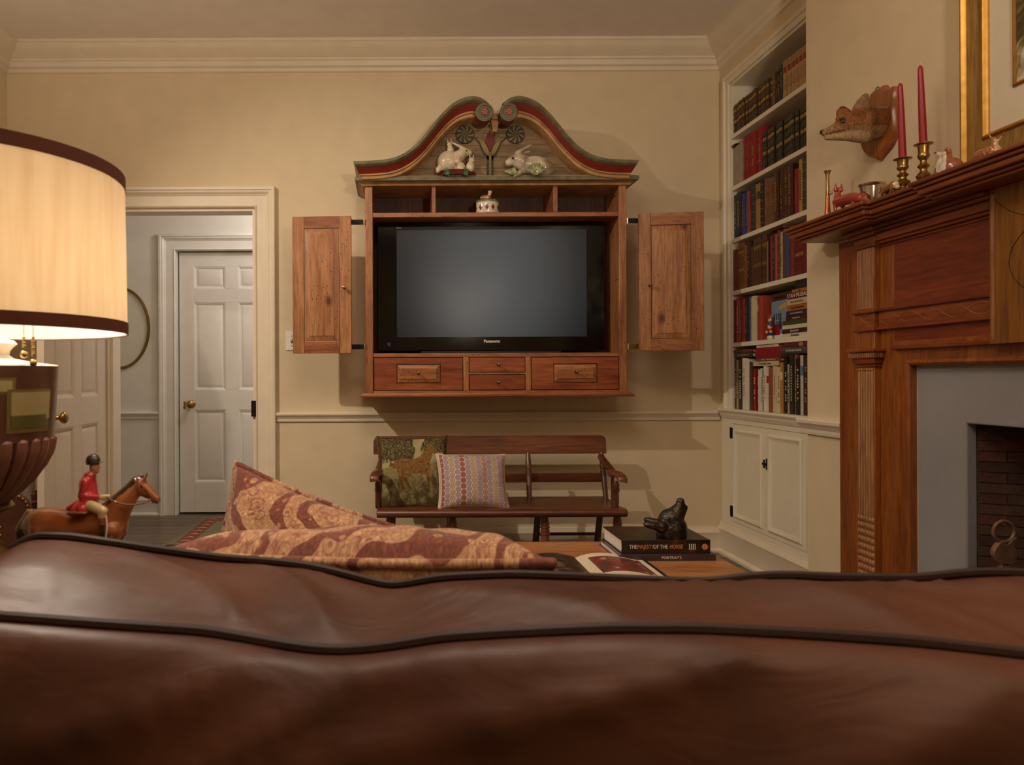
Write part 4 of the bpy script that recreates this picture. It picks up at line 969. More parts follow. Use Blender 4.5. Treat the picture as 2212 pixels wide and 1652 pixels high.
for s in (-1,1): pr.append(('c',(X+s*.006,on(1910,X),HS+.038),(X+s*.007,on(1911,X),HS+.046),.004,.0015))
blob('fox_body', pr, .0018, glz, f, cl)
# candlesticks and candles
def clampz(o, z):
    for v in o.data.vertices: v.co.z = max(v.co.z, z)
    return o
def candlestick(px, X, pytop, candle_py, lean, label, clabel):
    Y = on(px, X); H = mz(pytop,Y,px)-HS
    c = thing('candlestick', label, 'candlestick', (X,Y,HS), group='brass candlesticks on the mantel')
    k = H/.16
    G().lathe([(.001,0),(.029,0),(.029,.006),(.026,.010),(.019,.014),(.013,.020*k)], (X,Y,HS), 28).build('base', m_brass, c)
    pr = [(.013,.020),(.010,.028),(.015,.036),(.021,.044),(.022,.050),(.016,.058),(.011,.064),(.010,.072),(.014,.078),(.018,.083),(.014,.088),(.010,.094),(.009,.102),(.013,.108),(.017,.114),(.0175,.122),(.0150,.128)]
    G().lathe([(r, z*k) for r, z in pr], (X,Y,HS), 28).build('stem', m_brass, c)
    G().lathe([(r, z*k) for r, z in [(.0150,.128),(.0165,.150),(.018,.155),(.0275,.158),(.028,.160),(.0135,.1595),(.0125,.140),(.001,.138)]], (X,Y,HS), 28).build('socket', m_brass, c)
    cz = HS+H-.010*k; ct = mz(candle_py,Y,px); Lc = ct-cz
    M = Matrix.Translation((X,Y,cz)) @ Matrix.Rotation(lean[1], 4, 'Y') @ Matrix.Rotation(lean[0], 4, 'X')
    d = thing('taper_candle', clabel, 'candle', M=M, group='red taper candles')
    G().lathe([(.001,0),(.0115,0),(.0118,.02),(.0105,Lc*.5),(.0078,Lc-.020),(.0066,Lc-.010),(.003,Lc-.004),(.001,Lc-.003)], (0,0,0), 20).build('wax', m_candle, d, local=True)
    G().tube([(0,0,Lc-.006),(.001,0,Lc+.003),(.003,0,Lc+.008)], .0010, 6).build('wick', plain('wick_white','#c8b8a0',.9) if 'wick_white' not in bpy.data.materials else bpy.data.materials['wick_white'], d, local=True)
candlestick(1952, 1.720, 343, 177, (0,-.028), 'shorter brass candlestick beside the small tan fox', 'red taper candle in the shorter candlestick')
candlestick(1997, 1.765, 311, 139, (0,-.036), 'taller brass candlestick beside the white-bellied fox', 'red taper candle in the taller candlestick')
# sitting white-bellied fox, nose raised
X = 1.700
f = thing('fox_figurine', 'plump fox figurine with white belly and raised snout', 'figurine', (X,on(2048,X),HS))
def q(px, py, dx=0):
    Y = on(px, X); return (X+dx, Y, PZ(py, Y, px))
br, wh, bk = L3('#8a4a30'), L3('#d9cdbd'), L3('#241812')
def cl(p):
    px = CX+FPX*p.x/p.y; py = CY-(p.z-EYE)/p.y*FPX
    if px < 2026 and py < 337: return bk if px < 2023 else br
    if px < 2046 and py > 332 and (px-2017) < 34-(py-332)*.18: return wh if px > 2020+max(0,(py-355))*.2 else br
    return br
clampz(blob('fox_body', [('e',q(2056,366),(.030,.036,.036)),('c',q(2060,362),q(2052,350),.028,.018),('c',q(2052,350),q(2046,338),.016,.0135),('c',q(2044,337),q(2022,331),.0125,.0045),('c',q(2040,350),q(2030,378),.018,.016),('c',q(2072,372),q(2080,380),.024,.018),
  ('c',q(2050,332,-.010),q(2056,318,-.011),.0075,.002),('c',q(2046,332,.010),q(2047,320,.011),.0075,.002),('c',q(2036,372,-.012),q(2028,388,-.012),.008,.007),('c',q(2050,374,-.022),q(2046,384,-.024),.010,.008)], .0024, glz, f, cl), 0)
# reclining deer-like fox
X = 1.715
f = thing('deer_figurine', 'reclining spotted fawn figurine with upright ears', 'figurine', (X,on(2136,X),HS))
def q(px, py, dx=0):
    Y = on(px, X); return (X+dx, Y, PZ(py, Y, px))
db, lt = L3('#97592f'), L3('#c9ae84')
def cl(p):
    px = CX+FPX*p.x/p.y; py = CY-(p.z-EYE)/p.y*FPX
    sp = noise.noise(Vector((p.x*160, p.y*160, p.z*160)))
    if px > 2150 and py > 300: return mixc(db, lt, .7)
    if px < 2150 and sp > .28: return lt
    return db
fl_ = HS+.012
pr = [('c',q(2118,338),q(2150,330),.016,.019),('c',q(2150,330),q(2152,308),.014,.008),('c',q(2152,306),q(2146,299),.008,.0045),('c',q(2108,344),(X,on(2100,X),fl_),.012,.006),('c',(X-.012,on(2150,X),fl_+.004),(X-.014,on(2168,X),fl_-.004),.008,.006),('c',(X,on(2120,X),fl_+.01),(X,on(2150,X),fl_+.01),.019,.019),
  ('c',q(2152,304,-.006),q(2143,289,-.008),.0035,.002),('c',q(2155,304,.006),q(2166,286,.008),.0035,.003)]
clampz(blob('deer_body', pr, .0022, glz, f, cl), 0)
# ------------------------------------------------------------------ framed picture on the chimney breast
fr = thing('framed_picture', 'large gilt-framed picture with white mat above the mantel', 'picture', (XB,MC,1.715))
fo = 2.33; zb = 1.715; zt = 2.95; w_ = .095; x0 = XB-.003
def ringf(prof, name, mtl, par=fr, o0=0, yo=fo, z0=zb, z1=zt):
    R = [[Vector((x0-o, y+dy*a, z+dz*a)) for a, o in prof] for y, z, dy, dz in ((yo,z0,-1,1),(yo,z1,-1,-1),(mir(yo),z1,1,-1),(mir(yo),z0,1,1))]
    return G().rings(R, loop=True).build(name, mtl, par)
ringf([(0,0),(0,.026),(.006,.034),(.013,.036),(.019,.032),(.024,.026),(.024,0)], 'outer_gilt_moulding', m_gilt)
ringf([(.024,0),(.024,.024),(.070,.018),(.076,.018),(.076,0)], 'flat_frame', m_goldflat)
ringf([(.076,0),(.076,.020),(.081,.026),(.086,.026),(.092,.020),(.095,.014),(.095,0)], 'inner_gilt_moulding', m_gilt)
G().box(x0-.010,x0,mir(fo-.09),fo-.09,zb+.09,zt-.09).build('mat_board', m_mat, fr)
yi2 = 2.149; zi2 = 1.914
ringf([(0,.010),(0,.014),(.006,.017),(.012,.014),(.012,.010)], 'gilt_fillet', m_gilt, yo=yi2, z0=zi2, z1=zt-.2)
k = N('landscape_print'); co = k.coords((3,3,3), rnd=False); n1 = k.noise(co, 3.2, 6, .6, 1.2); n2 = k.noise(co, 9, 5, .7)
k.col(k.mix(.4, k.ramp(n1, [(.38,'#4a3f22'),(.47,'#7a7048'),(.52,'#c8bc9c'),(.62,'#e0d8c4')]), k.ramp(n2, [(.4,'#5a4c2c'),(.6,'#ffffff')]), 'MULTIPLY'))
G().box(x0-.0115,x0-.010,mir(yi2-.01),yi2-.01,zi2+.01,zt-.21).build('print', k.fin(.6), fr)
# ------------------------------------------------------------------ fox head trophy
Yp = 2.745
tr = thing('fox_trophy', 'mounted fox head on a wooden shield plaque', 'trophy', (XB,Yp,mz(270,Yp)))
m_pl = wood('plaque_wood', '#a8642c', '#94501f', '#76390f', 'z', .3, .5)
# shield outline in (y,z): half widths down the height
zc = [2.148,2.128,2.120,2.085,2.04,1.99,1.95,1.915,1.893,1.877]; hw = [.030,.050,.088,.098,.092,.096,.092,.070,.030,.004]
pl = cr([(Yp-w__,0,z) for w__, z in zip(hw, zc)], 4); plm = cr([(Yp+w__,0,z) for w__, z in zip(hw, zc)], 4)
out = [(p.x,p.z) for p in pl]+[(p.x,p.z) for p in reversed(plm)]
cen = Vector((Yp, 2.02))
def sc2(f): return [(cen.x+(a-cen.x)*f, cen.y+(b-cen.y)*f) for a, b in out]
R = [[Vector((x, a, b)) for a, b in sc2(f)] for x, f in ((XB,1),(XB-.014,1),(XB-.018,.97),(XB-.022,.92),(XB-.026,.91))]
G().rings(R).build('plaque', m_pl, tr, ang=30)
hk = P(1896, 199, Yp)
G().tube([(XB-.006, Yp+.02+.010*math.cos(t), 2.150+.010*math.sin(t)) for t in [2*PI*i/16 for i in range(16)]], .0015, 6, True).build('hanging_hook', m_iron, tr)
def q(px, py, dy=0):
    Y = Yp-.02+dy
    p = P(px, py, Y); return (p.x, Y, p.z)
fur, grey, pale, dkf = L3('#8a5a34'), L3('#8c7656'), L3('#b09872'), L3('#33241a')
def cl(p):
    px = CX+FPX*p.x/p.y; py = CY-(p.z-EYE)/p.y*FPX
    n_ = noise.noise(Vector((p.x*70, p.y*40, p.z*120)))*.35
    c = mixc(fur, pale, (py-268)/34+n_)
    if px > 1880: c = mixc(c, L3('#6a3c1e'), (px-1880)/22*(1 if py < 275 else .3)+n_)
    if px < 1782 and py < 294: c = mixc(dkf, c, (px-1776)/8)
    if py < 238: c = mixc(c, dkf if px < 1838 else grey, .6+n_)
    d = math.hypot((px-1822)/7, (py-263)/4.5)
    if d < 1.5: c = mixc(dkf, c, (d-.5))
    if abs(py-(294-(px-1785)*.22)) < 1.3 and 1784 < px < 1828: c = mixc(dkf, c, .2)
    return c
m_fur = painted('fox_fur', .85, 0, .2, .9, 260, .45, 170, (1,1,.45))
pr = [('c',q(1779,287),q(1800,280),.0115,.019),('c',q(1800,280),q(1828,270),.019,.034),('c',q(1828,268),q(1858,262),.038,.050),('c',q(1858,264),q(1885,268),.052,.060),('c',q(1885,266),q(1916,262),.060,.068),('c',q(1786,297),q(1825,294),.010,.018),('c',q(1825,292),q(1868,290),.020,.034),('e',q(1777,285),(.011,.010,.010)),('c',q(1815,256,-.012),q(1826,250,-.012),.016,.02)]
for s, a, b in ((-1,(1856,248),(1871,203)),(1,(1826,252),(1819,231))):
    A = Vector(q(*a, s*.036)); Bp = Vector(q(*b, s*.058))
    d = (Bp-A); zx_ = d.normalized(); yx_ = zx_.cross(Vector((1,0,0))).normalized(); xx_ = yx_.cross(zx_)
    rot = Matrix((xx_,yx_,zx_)).transposed()
    pr += [('e',A+d*.25,(.032,.016,d.length*.42),rot),('e',A+d*.5,(.027,.013,d.length*.40),rot),('e',A+d*.74,(.016,.010,d.length*.32),rot)]
blob('fox_head', pr, .0042, m_fur, tr, cl, 3)
for s in (-1,): G().ell(q(1822,263,-.040), (.0075,.005,.006), seg=14, rows=8).build('glass_eye', plain('amber_glass','#1c0e06',.05,coat=.8), tr)
A = Vector(q(1861,240,-.047)); Bp = Vector(q(1870,212,-.062)); d = Bp-A
G().ell((A+Bp)/2, (.013,.004,d.length*.55), d.to_track_quat('Z','Y').to_matrix()).build('inner_ear', plain('ear_lining','#8a6a56',.9,var=.2,scale=60), tr)
# ------------------------------------------------------------------ bench against the wall
YS0, YS1 = 3.72, 4.13                      # seat front and back
bz = PZ(1101, YS0, 1100)                  # seat top
bx0, bx1 = PX(812, YS0), PX(1356, YS0)
bn = thing('settle_bench', 'dark wooden plank-seat bench with turned legs and scrolled arms', 'bench', ((bx0+bx1)/2,3.92,0))
th = .042
g = G(); n = 10
prof = [(YS0+.012,bz-th),(YS0,bz-th+.012),(YS0,bz-.016),(YS0+.008,bz-.004),(YS0+.03,bz),(YS0+.15,bz-.008),(YS1-.06,bz),(YS1,bz),(YS1,bz-th)]
g.prism(prof, 'x', bx0, bx1).build('seat', m_bench, bn, bev=.006, bseg=3)
YBK = 4.21                                # top rail, leaning back
xr0, xr1 = PX(806,YBK-.02), PX(1309,YBK-.02); ztr, zbr = PZ(941,YBK,1060), PZ(980,YBK-.015,1060)
rp = [(xr0,zbr),(xr1,zbr),(xr1,ztr-.028),(xr1-.006,ztr-.010),(xr1-.022,ztr),(xr0+.022,ztr),(xr0+.006,ztr-.010),(xr0,ztr-.028)]
g = G().prism(rp, 'y', 0, .024); g.v = [Vector((p.x, YBK-.030+p.y+(p.z-zbr)*.16, p.z)) for p in g.v]
g.build('top_rail', m_bench, bn, bev=.004)
zm0, zm1 = PZ(1041,4.17,1200), PZ(1021,4.17,1200)
g = G().box(xr0+.03,xr1-.03,4.160,4.176,zm0,zm1).build('middle_rail', m_bench, bn, bev=.003)
def turned(x0, y0, z0, x1, y1, z1, r, name, rings=(.42,.46,.50), par=bn, seg=14, foot=.7):
    """tapered leg or spindle with turned rings, from bottom to top"""
    a = Vector((x0,y0,z0)); b = Vector((x1,y1,z1)); L = (b-a).length; M = (b-a).to_track_quat('Z','Y').to_matrix()
    pr = [(r*foot,0),(r*.95,L*.25)]
    f0 = rings[0]
    pr.append((r*.92, L*(f0-.05)))
    for f in rings: pr += [(r*.90,L*(f-.018)),(r*1.10,L*(f-.008)),(r*1.10,L*(f+.008)),(r*.90,L*(f+.018))]
    pr += [(r*.95,L*(rings[-1]+.05)),(r*1.05,L*(rings[-1]+.16)),(r*.7,L)]
    pr = sorted(set(pr), key=lambda t: t[1])
    return G().lathe(pr, a, seg, M).build(name, m_benchV, par)
zsu = bz-th+.004
for px in (841, 976, 1176, 1333):          # front legs
    x = PX(px, YS0+.05); turned(x, YS0+.02, 0, x, YS0+.06, zsu, .023, 'front_leg', (.72,.77,.82,.87))
for px in (845, 968, 1158, 1292):          # rear legs
    x = PX(px, YS1-.03); G().tube([(x-.008,YS1+.02,0),(x+.008,YS1-.05,zsu)], [.019,.018], 10).build('rear_leg', m_benchV, bn)
for a, b in ((845,968),(1158,1292)):
    z = PZ(1153,4.11,1200); G().tube([(PX(a,4.11)-.004,4.11,z),(PX(b,4.11)-.004,4.11,z)], .009, 8).build('stretcher', m_benchV, bn)
# back posts, spindles, arms
for px, pt in ((829,826),(1142,1140),(1307,1299)):
    xb_, xt_ = PX(px,4.09), PX(pt,4.165); turned(xb_, 4.085, bz-.006, xt_, 4.168, zbr+.006, .0165, 'back_post', (.50,.545,.59), foot=.85)
for s, pxf, pxp in ((-1,816,829),(1,1331,1307)):
    xf = PX(pxf, 3.80); zt = PZ(1040 if s > 0 else 1038, 3.80, pxf)
    turned(xf, 3.82, bz-.006, xf, 3.81, zt, .018, 'arm_post', (.62,.67,.72), foot=.9)
    xm = PX(1321 if s > 0 else 820, 3.96); turned(xm, 3.955, bz-.006, xm, 3.95, zt+.03, .009, 'arm_spindle', (.5,), foot=.9)
    xp = PX(1296 if s > 0 else 826, 4.15); zp = PZ(985,4.15,1300)
    path = cr([(xp,4.15,zp),(xp+s*.012,4.08,zp-.035),(xp+s*.030,3.98,zp-.085),(xf-s*.004,3.88,zt+.036),(xf+s*.012,3.80,zt+.034),(xf+s*.018,3.765,zt+.020),(xf+s*.016,3.760,zt+.002)], 5)
    R = []
    for i, p in enumerate(path):
        w_ = .016+.010*i/len(path); h_ = .015
        t = (path[min(i+1,len(path)-1)]-path[max(i-1,0)]).normalized(); up = Vector((0,-t.z,t.y)).normalized() if abs(t.y)+abs(t.z) > .01 else Vector((0,0,1)); sd = t.cross(up).normalized()
        R.append([p+sd*w_*a+up*h_*b for a, b in ((-1,-.6),(-.7,-1),(.7,-1),(1,-.6),(1,.6),(.7,1),(-.7,1),(-1,.6))])
    G().rings(R).build('arm', m_bench, bn, ang=60)
# ------------------------------------------------------------------ pillows
def pillow(name, label, W, H, T, M, mt, n=(36,30), col=None, pipe=None, pr=.006, group=None, wr=.004, pinch=.10, seed=0, dent=None, cat='pillow', soft=.36, backcol=None, lift=None):
    r = thing(name, label, cat, group=group, M=M)
    nu, nv = n; V = []; F = []; cols = []
    def base(u, v):
        x = W/2*u*(1-pinch*(1-abs(v)**2.2)*abs(u)**3); y = H/2*v*(1-pinch*(1-abs(u)**2.2)*abs(v)**3); return x, y
    def th_(u, v): return T/2*((1-u*u)*(1-v*v))**soft
    idx = {}
    for s in (1,-1):
        for j in range(nv+1):
            for i in range(nu+1):
                u = -1+2*i/nu; v = -1+2*j/nv
                edge = i in (0,nu) or j in (0,nv)
                if edge and s == -1: idx[(s,i,j)] = idx[(1,i,j)]; continue
                x, y = base(u, v); q = th_(u, v)
                nz = noise.noise(Vector((x*7+seed, y*7, s*3.1)))*wr*2.2+noise.noise(Vector((x*19+seed, y*11, s*5.7)))*wr
                e = min(1, 4*min(1-abs(u), 1-abs(v)))
                # radiating creases near the corners and edges
                cz = math.sin(math.atan2(v*1.0, u)*16+seed)*wr*.9*e*(max(abs(u),abs(v))**3)
                z = s*(q+(nz+cz)*e)
                if dent: z += dent(u, v, s)
                if lift: z += lift(u, v)
                idx[(s,i,j)] = len(V); V.append((x, y, z))
                if col: cols.append(col(u, v) if s == 1 else (backcol or col)(u, v))
    for s in (1,-1):
        for j in range(nv):
            for i in range(nu):
                f = (idx[(s,i,j)], idx[(s,i+1,j)], idx[(s,i+1,j+1)], idx[(s,i,j+1)])
                F.append(f if s == 1 else f[::-1])
    m = bpy.data.meshes.new('cushion'); m.from_pydata(V, [], F); m.update()
    if col:
        a = m.color_attributes.new('Col', 'FLOAT_COLOR', 'POINT')
        a.data.foreach_set('color', [x for c in cols for x in (c[0],c[1],c[2],1)])
    link('cushion', m, mt, r, True, ang=85)
    if pipe:
        pts = []
        for i in range(nu): pts.append(V[idx[(1,i,0)]])
        for j in range(nv): pts.append(V[idx[(1,nu,j)]])
        for i in range(nu,0,-1): pts.append(V[idx[(1,i,nv)]])
        for j in range(nv,0,-1): pts.append(V[idx[(1,0,j)]])
        G().tube(pts, pr, 8, True).build('piping', pipe, r, local=True, ang=80)
    return r
def basis(o, ex, ez):
    """matrix with local x along ex, local z (front) along ez"""
    ex = Vector(ex).normalized(); ez = Vector(ez); ez = (ez-ex*ez.dot(ex)).normalized(); ey = ez.cross(ex)
    M = Matrix.Identity(4)
    for i in range(3): M[i][0], M[i][1], M[i][2], M[i][3] = ex[i], ey[i], ez[i], o[i]
    return M
# tapestry pillow with a standing horse
horse = [(-.62,.22),(-.55,.30),(-.35,.36),(-.10,.33),(.10,.35),(.22,.42),(.34,.55),(.42,.68),(.48,.76),(.53,.84),(.55,.77),(.60,.82),(.62,.74),(.72,.62),(.80,.50),(.79,.44),(.72,.45),(.64,.52),(.60,.42),(.54,.28),(.52,.08),(.50,-.10),(.49,-.30),(.51,-.52),(.44,-.52),(.42,-.30),(.38,-.08),(.20,-.10),(-.08,-.08),(-.20,-.02),(-.22,-.16),(-.14,-.34),(-.06,-.52),(-.13,-.54),(-.24,-.36),(-.32,-.22),(-.30,-.40),(-.27,-.56),(-.34,-.56),(-.40,-.36),(-.46,-.14),(-.50,.04),(-.60,.06),(-.68,.10),(-.76,.16),(-.70,.24)]
def tcol(u, v):
    x = u/.9; y = v/.9
    n1 = noise.noise(Vector((x*4,y*4,1))); n2 = noise.noise(Vector((x*14,y*14,4))); n3 = noise.noise(Vector((x*30,y*30,7)))
    if abs(u) > .90 or abs(v) > .92: return mixc(L3('#6b4f2a'), L3('#3a2c1a'), .5+n2)
    if inpoly(x, y, horse):
        c = mixc(L3('#735030'), L3('#95703f'), .5+n2*1.2+(y-.1)*.6)
        if y < -.2: c = mixc(c, L3('#4a3018'), .5)
        return mixc(c, L3('#33210f'), .5 if n3 > .3 else 0)
    if y > .10+.22*max(0, x)+.05*n1:                     # sky and trees
        sky = mixc(L3('#a59a70'), L3('#b5aa80'), .5+n1)
        tree = (x < .05+.15*n1 and y > .28+.1*n2+.3*max(0,x+.2)) or (x > .30+.12*n1 and y > .55-.1*n2)
        return mixc(L3('#443c28'), L3('#6a6040'), .5+n2*1.4) if tree and n3 < .42 else sky
    if y > -.06+.2*x+.06*n1: return mixc(L3('#857a4c'), L3('#9a8c58'), .5+n2)
    dark = .5+n1*1.1+n2*.5-(y+.2)*.5
    return mixc(L3('#988a5e'), L3('#52462c'), dark)
m_tap = painted('tapestry_weave', .92, 0, .1, .5, 420, .15, 300)
a = Vector(P(826,1100,3.93)); b = Vector(P(952,1100,3.93))
cy_ = 3.985
pc_ = P(892,1022,cy_); MT = basis((pc_.x,cy_,pc_.z), (1,0,.012), (0,-.93,.37))
pillow('tapestry_pillow', 'square tapestry pillow with a standing brown horse', .395, .425, .13, MT, m_tap, (110,110), tcol, plain('tapestry_cord','#6b5230',.9,var=.2,scale=80), .005, 'pillows on the bench', .003, .08, 1)
# circle-patterned pillow
cA, cB, cC, cD = L3('#9a625a'), L3('#a58f9c'), L3('#b39a7e'), L3('#d9c6b2')
def ccol(u, v):
    W, H = 13.0, 10.0; x = (u*.5+.5)*W; y = (v*.5+.5)*H
    ci = int(math.floor(x/1.0)); fxq = x-ci-.5; yy = y+(.5 if ci % 2 else 0); fyq = yy-math.floor(yy)-.5
    base = (cA, cB, cC, cB)[ci % 4] if ci % 4 else cA
    if ci >= 8 and ci % 4 == 0: base = mixc(cA, cD, .25)
    d = math.hypot(fxq, fyq)
    if abs(u) > .95 or abs(v) > .95: return cD
    if d < .43: return base
    if d < .50: return mixc(base, L3('#6a4a44'), .5)
    return mixc(cD, base, .1 if ci < 6 else .35)
m_circ = painted('circle_print_cotton', .85, 0, .15, .35, 300)
p2 = P(1020,1040,3.87); M2 = basis((p2.x,3.87,p2.z), (1,.05,-.015), (.05,-.90,.43))
pillow('circle_pillow', 'pink pillow with columns of mauve circles on the bench', .375, .305, .15, M2, m_circ, (190,140), ccol, plain('pale_pink_cord','#cdb6a2',.85), .005, 'pillows on the bench', .004, .08, 4)
# ------------------------------------------------------------------ ceramics on the cabinet
YR = 4.075
def q(px, py, dy=0):
    p = P(px, py, YR+dy); return (p.x, YR+dy, p.z)
zsh = PZ(383, YR)
S_ = YR/FPX
ivory = L3('#d2c3a4'); ivd = L3('#a08a68')
rb = thing('rabbit_figurine', 'white ceramic mother rabbit with three young on a dark red base', 'figurine', (P(985,383,YR).x,YR,ZS))
dz = ZS-P(985,383,YR).z
def q2(px, py, dy=0): a = q(px, py, dy); return (a[0], a[1], a[2]+dz)
def ivcol(p):
    n_ = noise.noise(Vector((p.x*30,p.y*30,p.z*30)))
    return mixc(ivory, ivd, .15+.35*n_)
blob('mother_rabbit', [('e',q2(970,352,.01),(.066,.055,.066)),('c',q2(985,345),q2(1002,330),.040,.028),('c',q2(1002,330),q2(1014,332),.029,.018),('c',q2(990,365),q2(1004,374),.030,.020),('e',q2(947,368),(.016,.016,.022)),('c',q2(998,320,-.012),q2(976,309,-.014),.010,.005),('c',q2(998,320,.014),q2(980,311,.014),.010,.005)], .0042, glz, rb, ivcol)
for i, (px, py, hx_, hy_, k) in enumerate(((973,326,971,314,1),(996,364,989,350,1.25),(1016,362,1019,348,1.2))):
    d_ = .0 if i == 0 else -.040
    blob('young_rabbit', [('e',q2(px,py,d_),(.020*k,.020,.026*k)),('e',q2(hx_,hy_,d_-.004),(.015*k,.014,.014*k)),('c',q2(hx_-3,hy_-5,d_),q2(hx_-5,hy_-12,d_),.005,.003),('c',q2(hx_+3,hy_-5,d_),q2(hx_+4,hy_-12,d_),.005,.003)], .0028, glz, rb, ivcol)
m_oxb = plain('oxblood_glaze', '#5c1214', .15, coat=.6, var=.3, scale=40)
pts = [(px, random.uniform(-3,3)) for px in range(946,1028,6)]
g = G().lathe([(.001,0),(.112,0),(.110,.016),(.100,.026),(.001,.028)], (P(986,383,YR).x,YR,ZS), 40); 
for v_ in g.v: v_.y = YR+(v_.y-YR)*.62
g.build('base', m_oxb, rb)
m_leafg = plain('green_glaze', '#3f6a4c', .2, coat=.5, var=.2, scale=50); m_eye = plain('black_glaze', '#0c0808', .1, coat=.6)
for px in (966, 1006):
    g = G()
    for k in range(4): g.cap(q2(px+k*2-3,378,-.062), q2(px+k*4-7,362+3*abs(k-1.5),-.058), .006, .002, 8)
    g.build('leaf_sprig', m_leafg, rb)['kind'] = 'stuff'
G().ell(q2(1008,327,-.027), .0042, seg=10, rows=6).build('eye', m_eye, rb)
# crouching rabbit with lettuce
rb2 = thing('rabbit_figurine', 'brown and white ceramic rabbit crouching over lettuce leaves', 'figurine', (P(1148,383,YR).x,YR,ZS))
gb, wb = L3('#8f7a66'), L3('#d6c9b2')
def rcol(p):
    n_ = noise.noise(Vector((p.x*16+3,p.y*16,p.z*16)))
    px = CX+FPX*p.x/p.y
    return mixc(wb, gb, .35+n_*1.6+(p.z-ZS-.07)*6)
blob('rabbit_body', [('e',q2(1155,360,.01),(.100,.058,.056)),('e',q2(1176,366,.0),(.055,.056,.044)),('c',q2(1128,352),q2(1112,346),.046,.036),('c',q2(1112,346),q2(1100,352),.034,.024),('c',q2(1116,332,-.014),q2(1150,313,-.016),.014,.006),('c',q2(1124,334,.016),q2(1144,328,.02),.012,.006),('c',q2(1124,374,-.03),q2(1112,380,-.034),.016,.012)], .0048, glz, rb2, rcol)
lg, ly = L3('#6f7c48'), L3('#a8a878')
def lcol(p): return mixc(lg, ly, .5+noise.noise(Vector((p.x*60,p.y*20,p.z*60)))*1.3)
pr = []
for k in range(7):
    a = PI*.15+PI*.7*k/6; b = Vector(q2(1158,379,-.058)); e = b+Vector((math.cos(a)*.055,-.006,math.sin(a)*.072-.004)); pr.append(('e',(b+e)/2,(.013,.010,(e-b).length*.55),(e-b).to_track_quat('Z','Y').to_matrix()))
blob('lettuce', pr, .003, glz, rb2, lcol, 2)
pr = []
for k in range(5):
    b = Vector(q2(1118,381,-.035)); e = Vector(q2(1089+k*5,371-k*2,-.045)); pr.append(('e',(b+e)/2,(.012,.009,(e-b).length*.55),(e-b).to_track_quat('Z','Y').to_matrix()))
blob('lettuce', pr, .003, glz, rb2, lcol, 2)
G().ell(q2(1108,343,-.037), .0062, seg=10, rows=6).build('eye', m_eye, rb2)
# lidded box on the middle shelf
YX = 4.15
bxp = P(1053,457,YX); zx = zs1
bo = thing('lidded_box', 'white lidded ceramic box with red diamonds and a fox on its lid', 'trinket box', (bxp.x,YX,zx))
r_ = 24.5*YX/FPX; hb = 24*YX/FPX
k = N('diamond_glaze'); tc = k.n('TexCoord'); sp = k.n('SeparateXYZ'); k.l(tc.outputs['Object'], sp.inputs[0])
an_ = k.math('ARCTAN2', sp.outputs[1], sp.outputs[0]); u_ = k.math('MULTIPLY', an_, 9/PI); v_ = k.math('MULTIPLY', sp.outputs[2], 2/hb)
d1_ = k.math('ABSOLUTE', k.math('SUBTRACT', k.math('FRACT', k.math('MULTIPLY', u_, .5)), .5)); d2_ = k.math('ABSOLUTE', k.math('SUBTRACT', k.math('FRACT', k.math('MULTIPLY', v_, .5)), .5))
sm_ = k.math('ADD', d1_, d2_)
k.col(k.mix(k.math('LESS_THAN', sm_, .30), '#d8cdb8', '#7c1c20')); m_diam = k.fin(.2, 0, .5)
def oval(prof): 
    g = G().lathe(prof, (bxp.x,YX,zx), 40)
    for v in g.v: v.y = YX+(v.y-YX)*.75
    return g
oval([(.001,0),(r_*.97,0),(r_,.004),(r_,hb-.004),(r_*.98,hb),(.001,hb)]).build('box_body', m_diam, bo)
ld = oval([(r_*1.0,hb),(r_*1.03,hb+.004),(r_*1.0,hb+.010),(r_*.8,hb+.018),(r_*.4,hb+.024),(.001,hb+.025)]).build('lid', plain('lid_green_white','#7d8262',.2,coat=.5,var=.35,scale=60), bo)
zx2 = zx+hb+.022
fo_, fw_ = L3('#a0602e'), L3('#d8c8ae')
blob('lid_fox', [('c',(bxp.x-.028,YX,zx2+.008),(bxp.x+.008,YX,zx2+.012),.013,.015),('c',(bxp.x+.010,YX,zx2+.014),(bxp.x+.014,YX-.004,zx2+.034),.012,.010),('e',(bxp.x+.014,YX-.008,zx2+.038),(.013,.012,.011)),('c',(bxp.x+.006,YX,zx2+.046),(bxp.x+.004,YX,zx2+.056),.004,.002),('c',(bxp.x+.022,YX,zx2+.046),(bxp.x+.025,YX,zx2+.055),.004,.002)], .0024, glz, ld, lambda p: fw_ if (p.y < YX-.010 and p.z > zx2+.02) else (fo_ if noise.noise(Vector((p.x*60,p.y*60,p.z*60))) < .25 else fw_))
# ------------------------------------------------------------------ leather sofa seen from behind
m_lea = None
k = N('brown_leather'); co = k.coords((1,1,1), rnd=False)
c = k.ramp(k.noise(co, 5, 5, .6, .4), [(.3,'#3e241a'),(.55,'#522f21'),(.75,'#5f3a2a')])
k.col(c)
vv = k.n('TexVoronoi', feature='DISTANCE_TO_EDGE'); vv.inputs['Scale'].default_value = 420; k.l(co, vv.inputs['Vector'])
st_ = k.coords((1.0,2.2,2.2), (0,.5,.6), rnd=False)
cre = k.noise(st_, 7, 2.5, .5, 1.2); fine = k.noise(co, 60, 4, .6)
h_ = k.math('ADD', k.math('MULTIPLY', cre, 1.0), k.math('ADD', k.math('MULTIPLY', fine, .03), k.math('MULTIPLY', vv.outputs[0], .04)))
k.bump(h_, .22, .012)
rr_ = k.n('MapRange'); rr_.inputs['To Min'].default_value = .38; rr_.inputs['To Max'].default_value = .52; k.l(k.noise(co, 14, 4), rr_.inputs[0]); k.fin(.36, 0, 0, .32); k.l(rr_.outputs[0], k.b.inputs['Roughness'])
m_lea = k.m
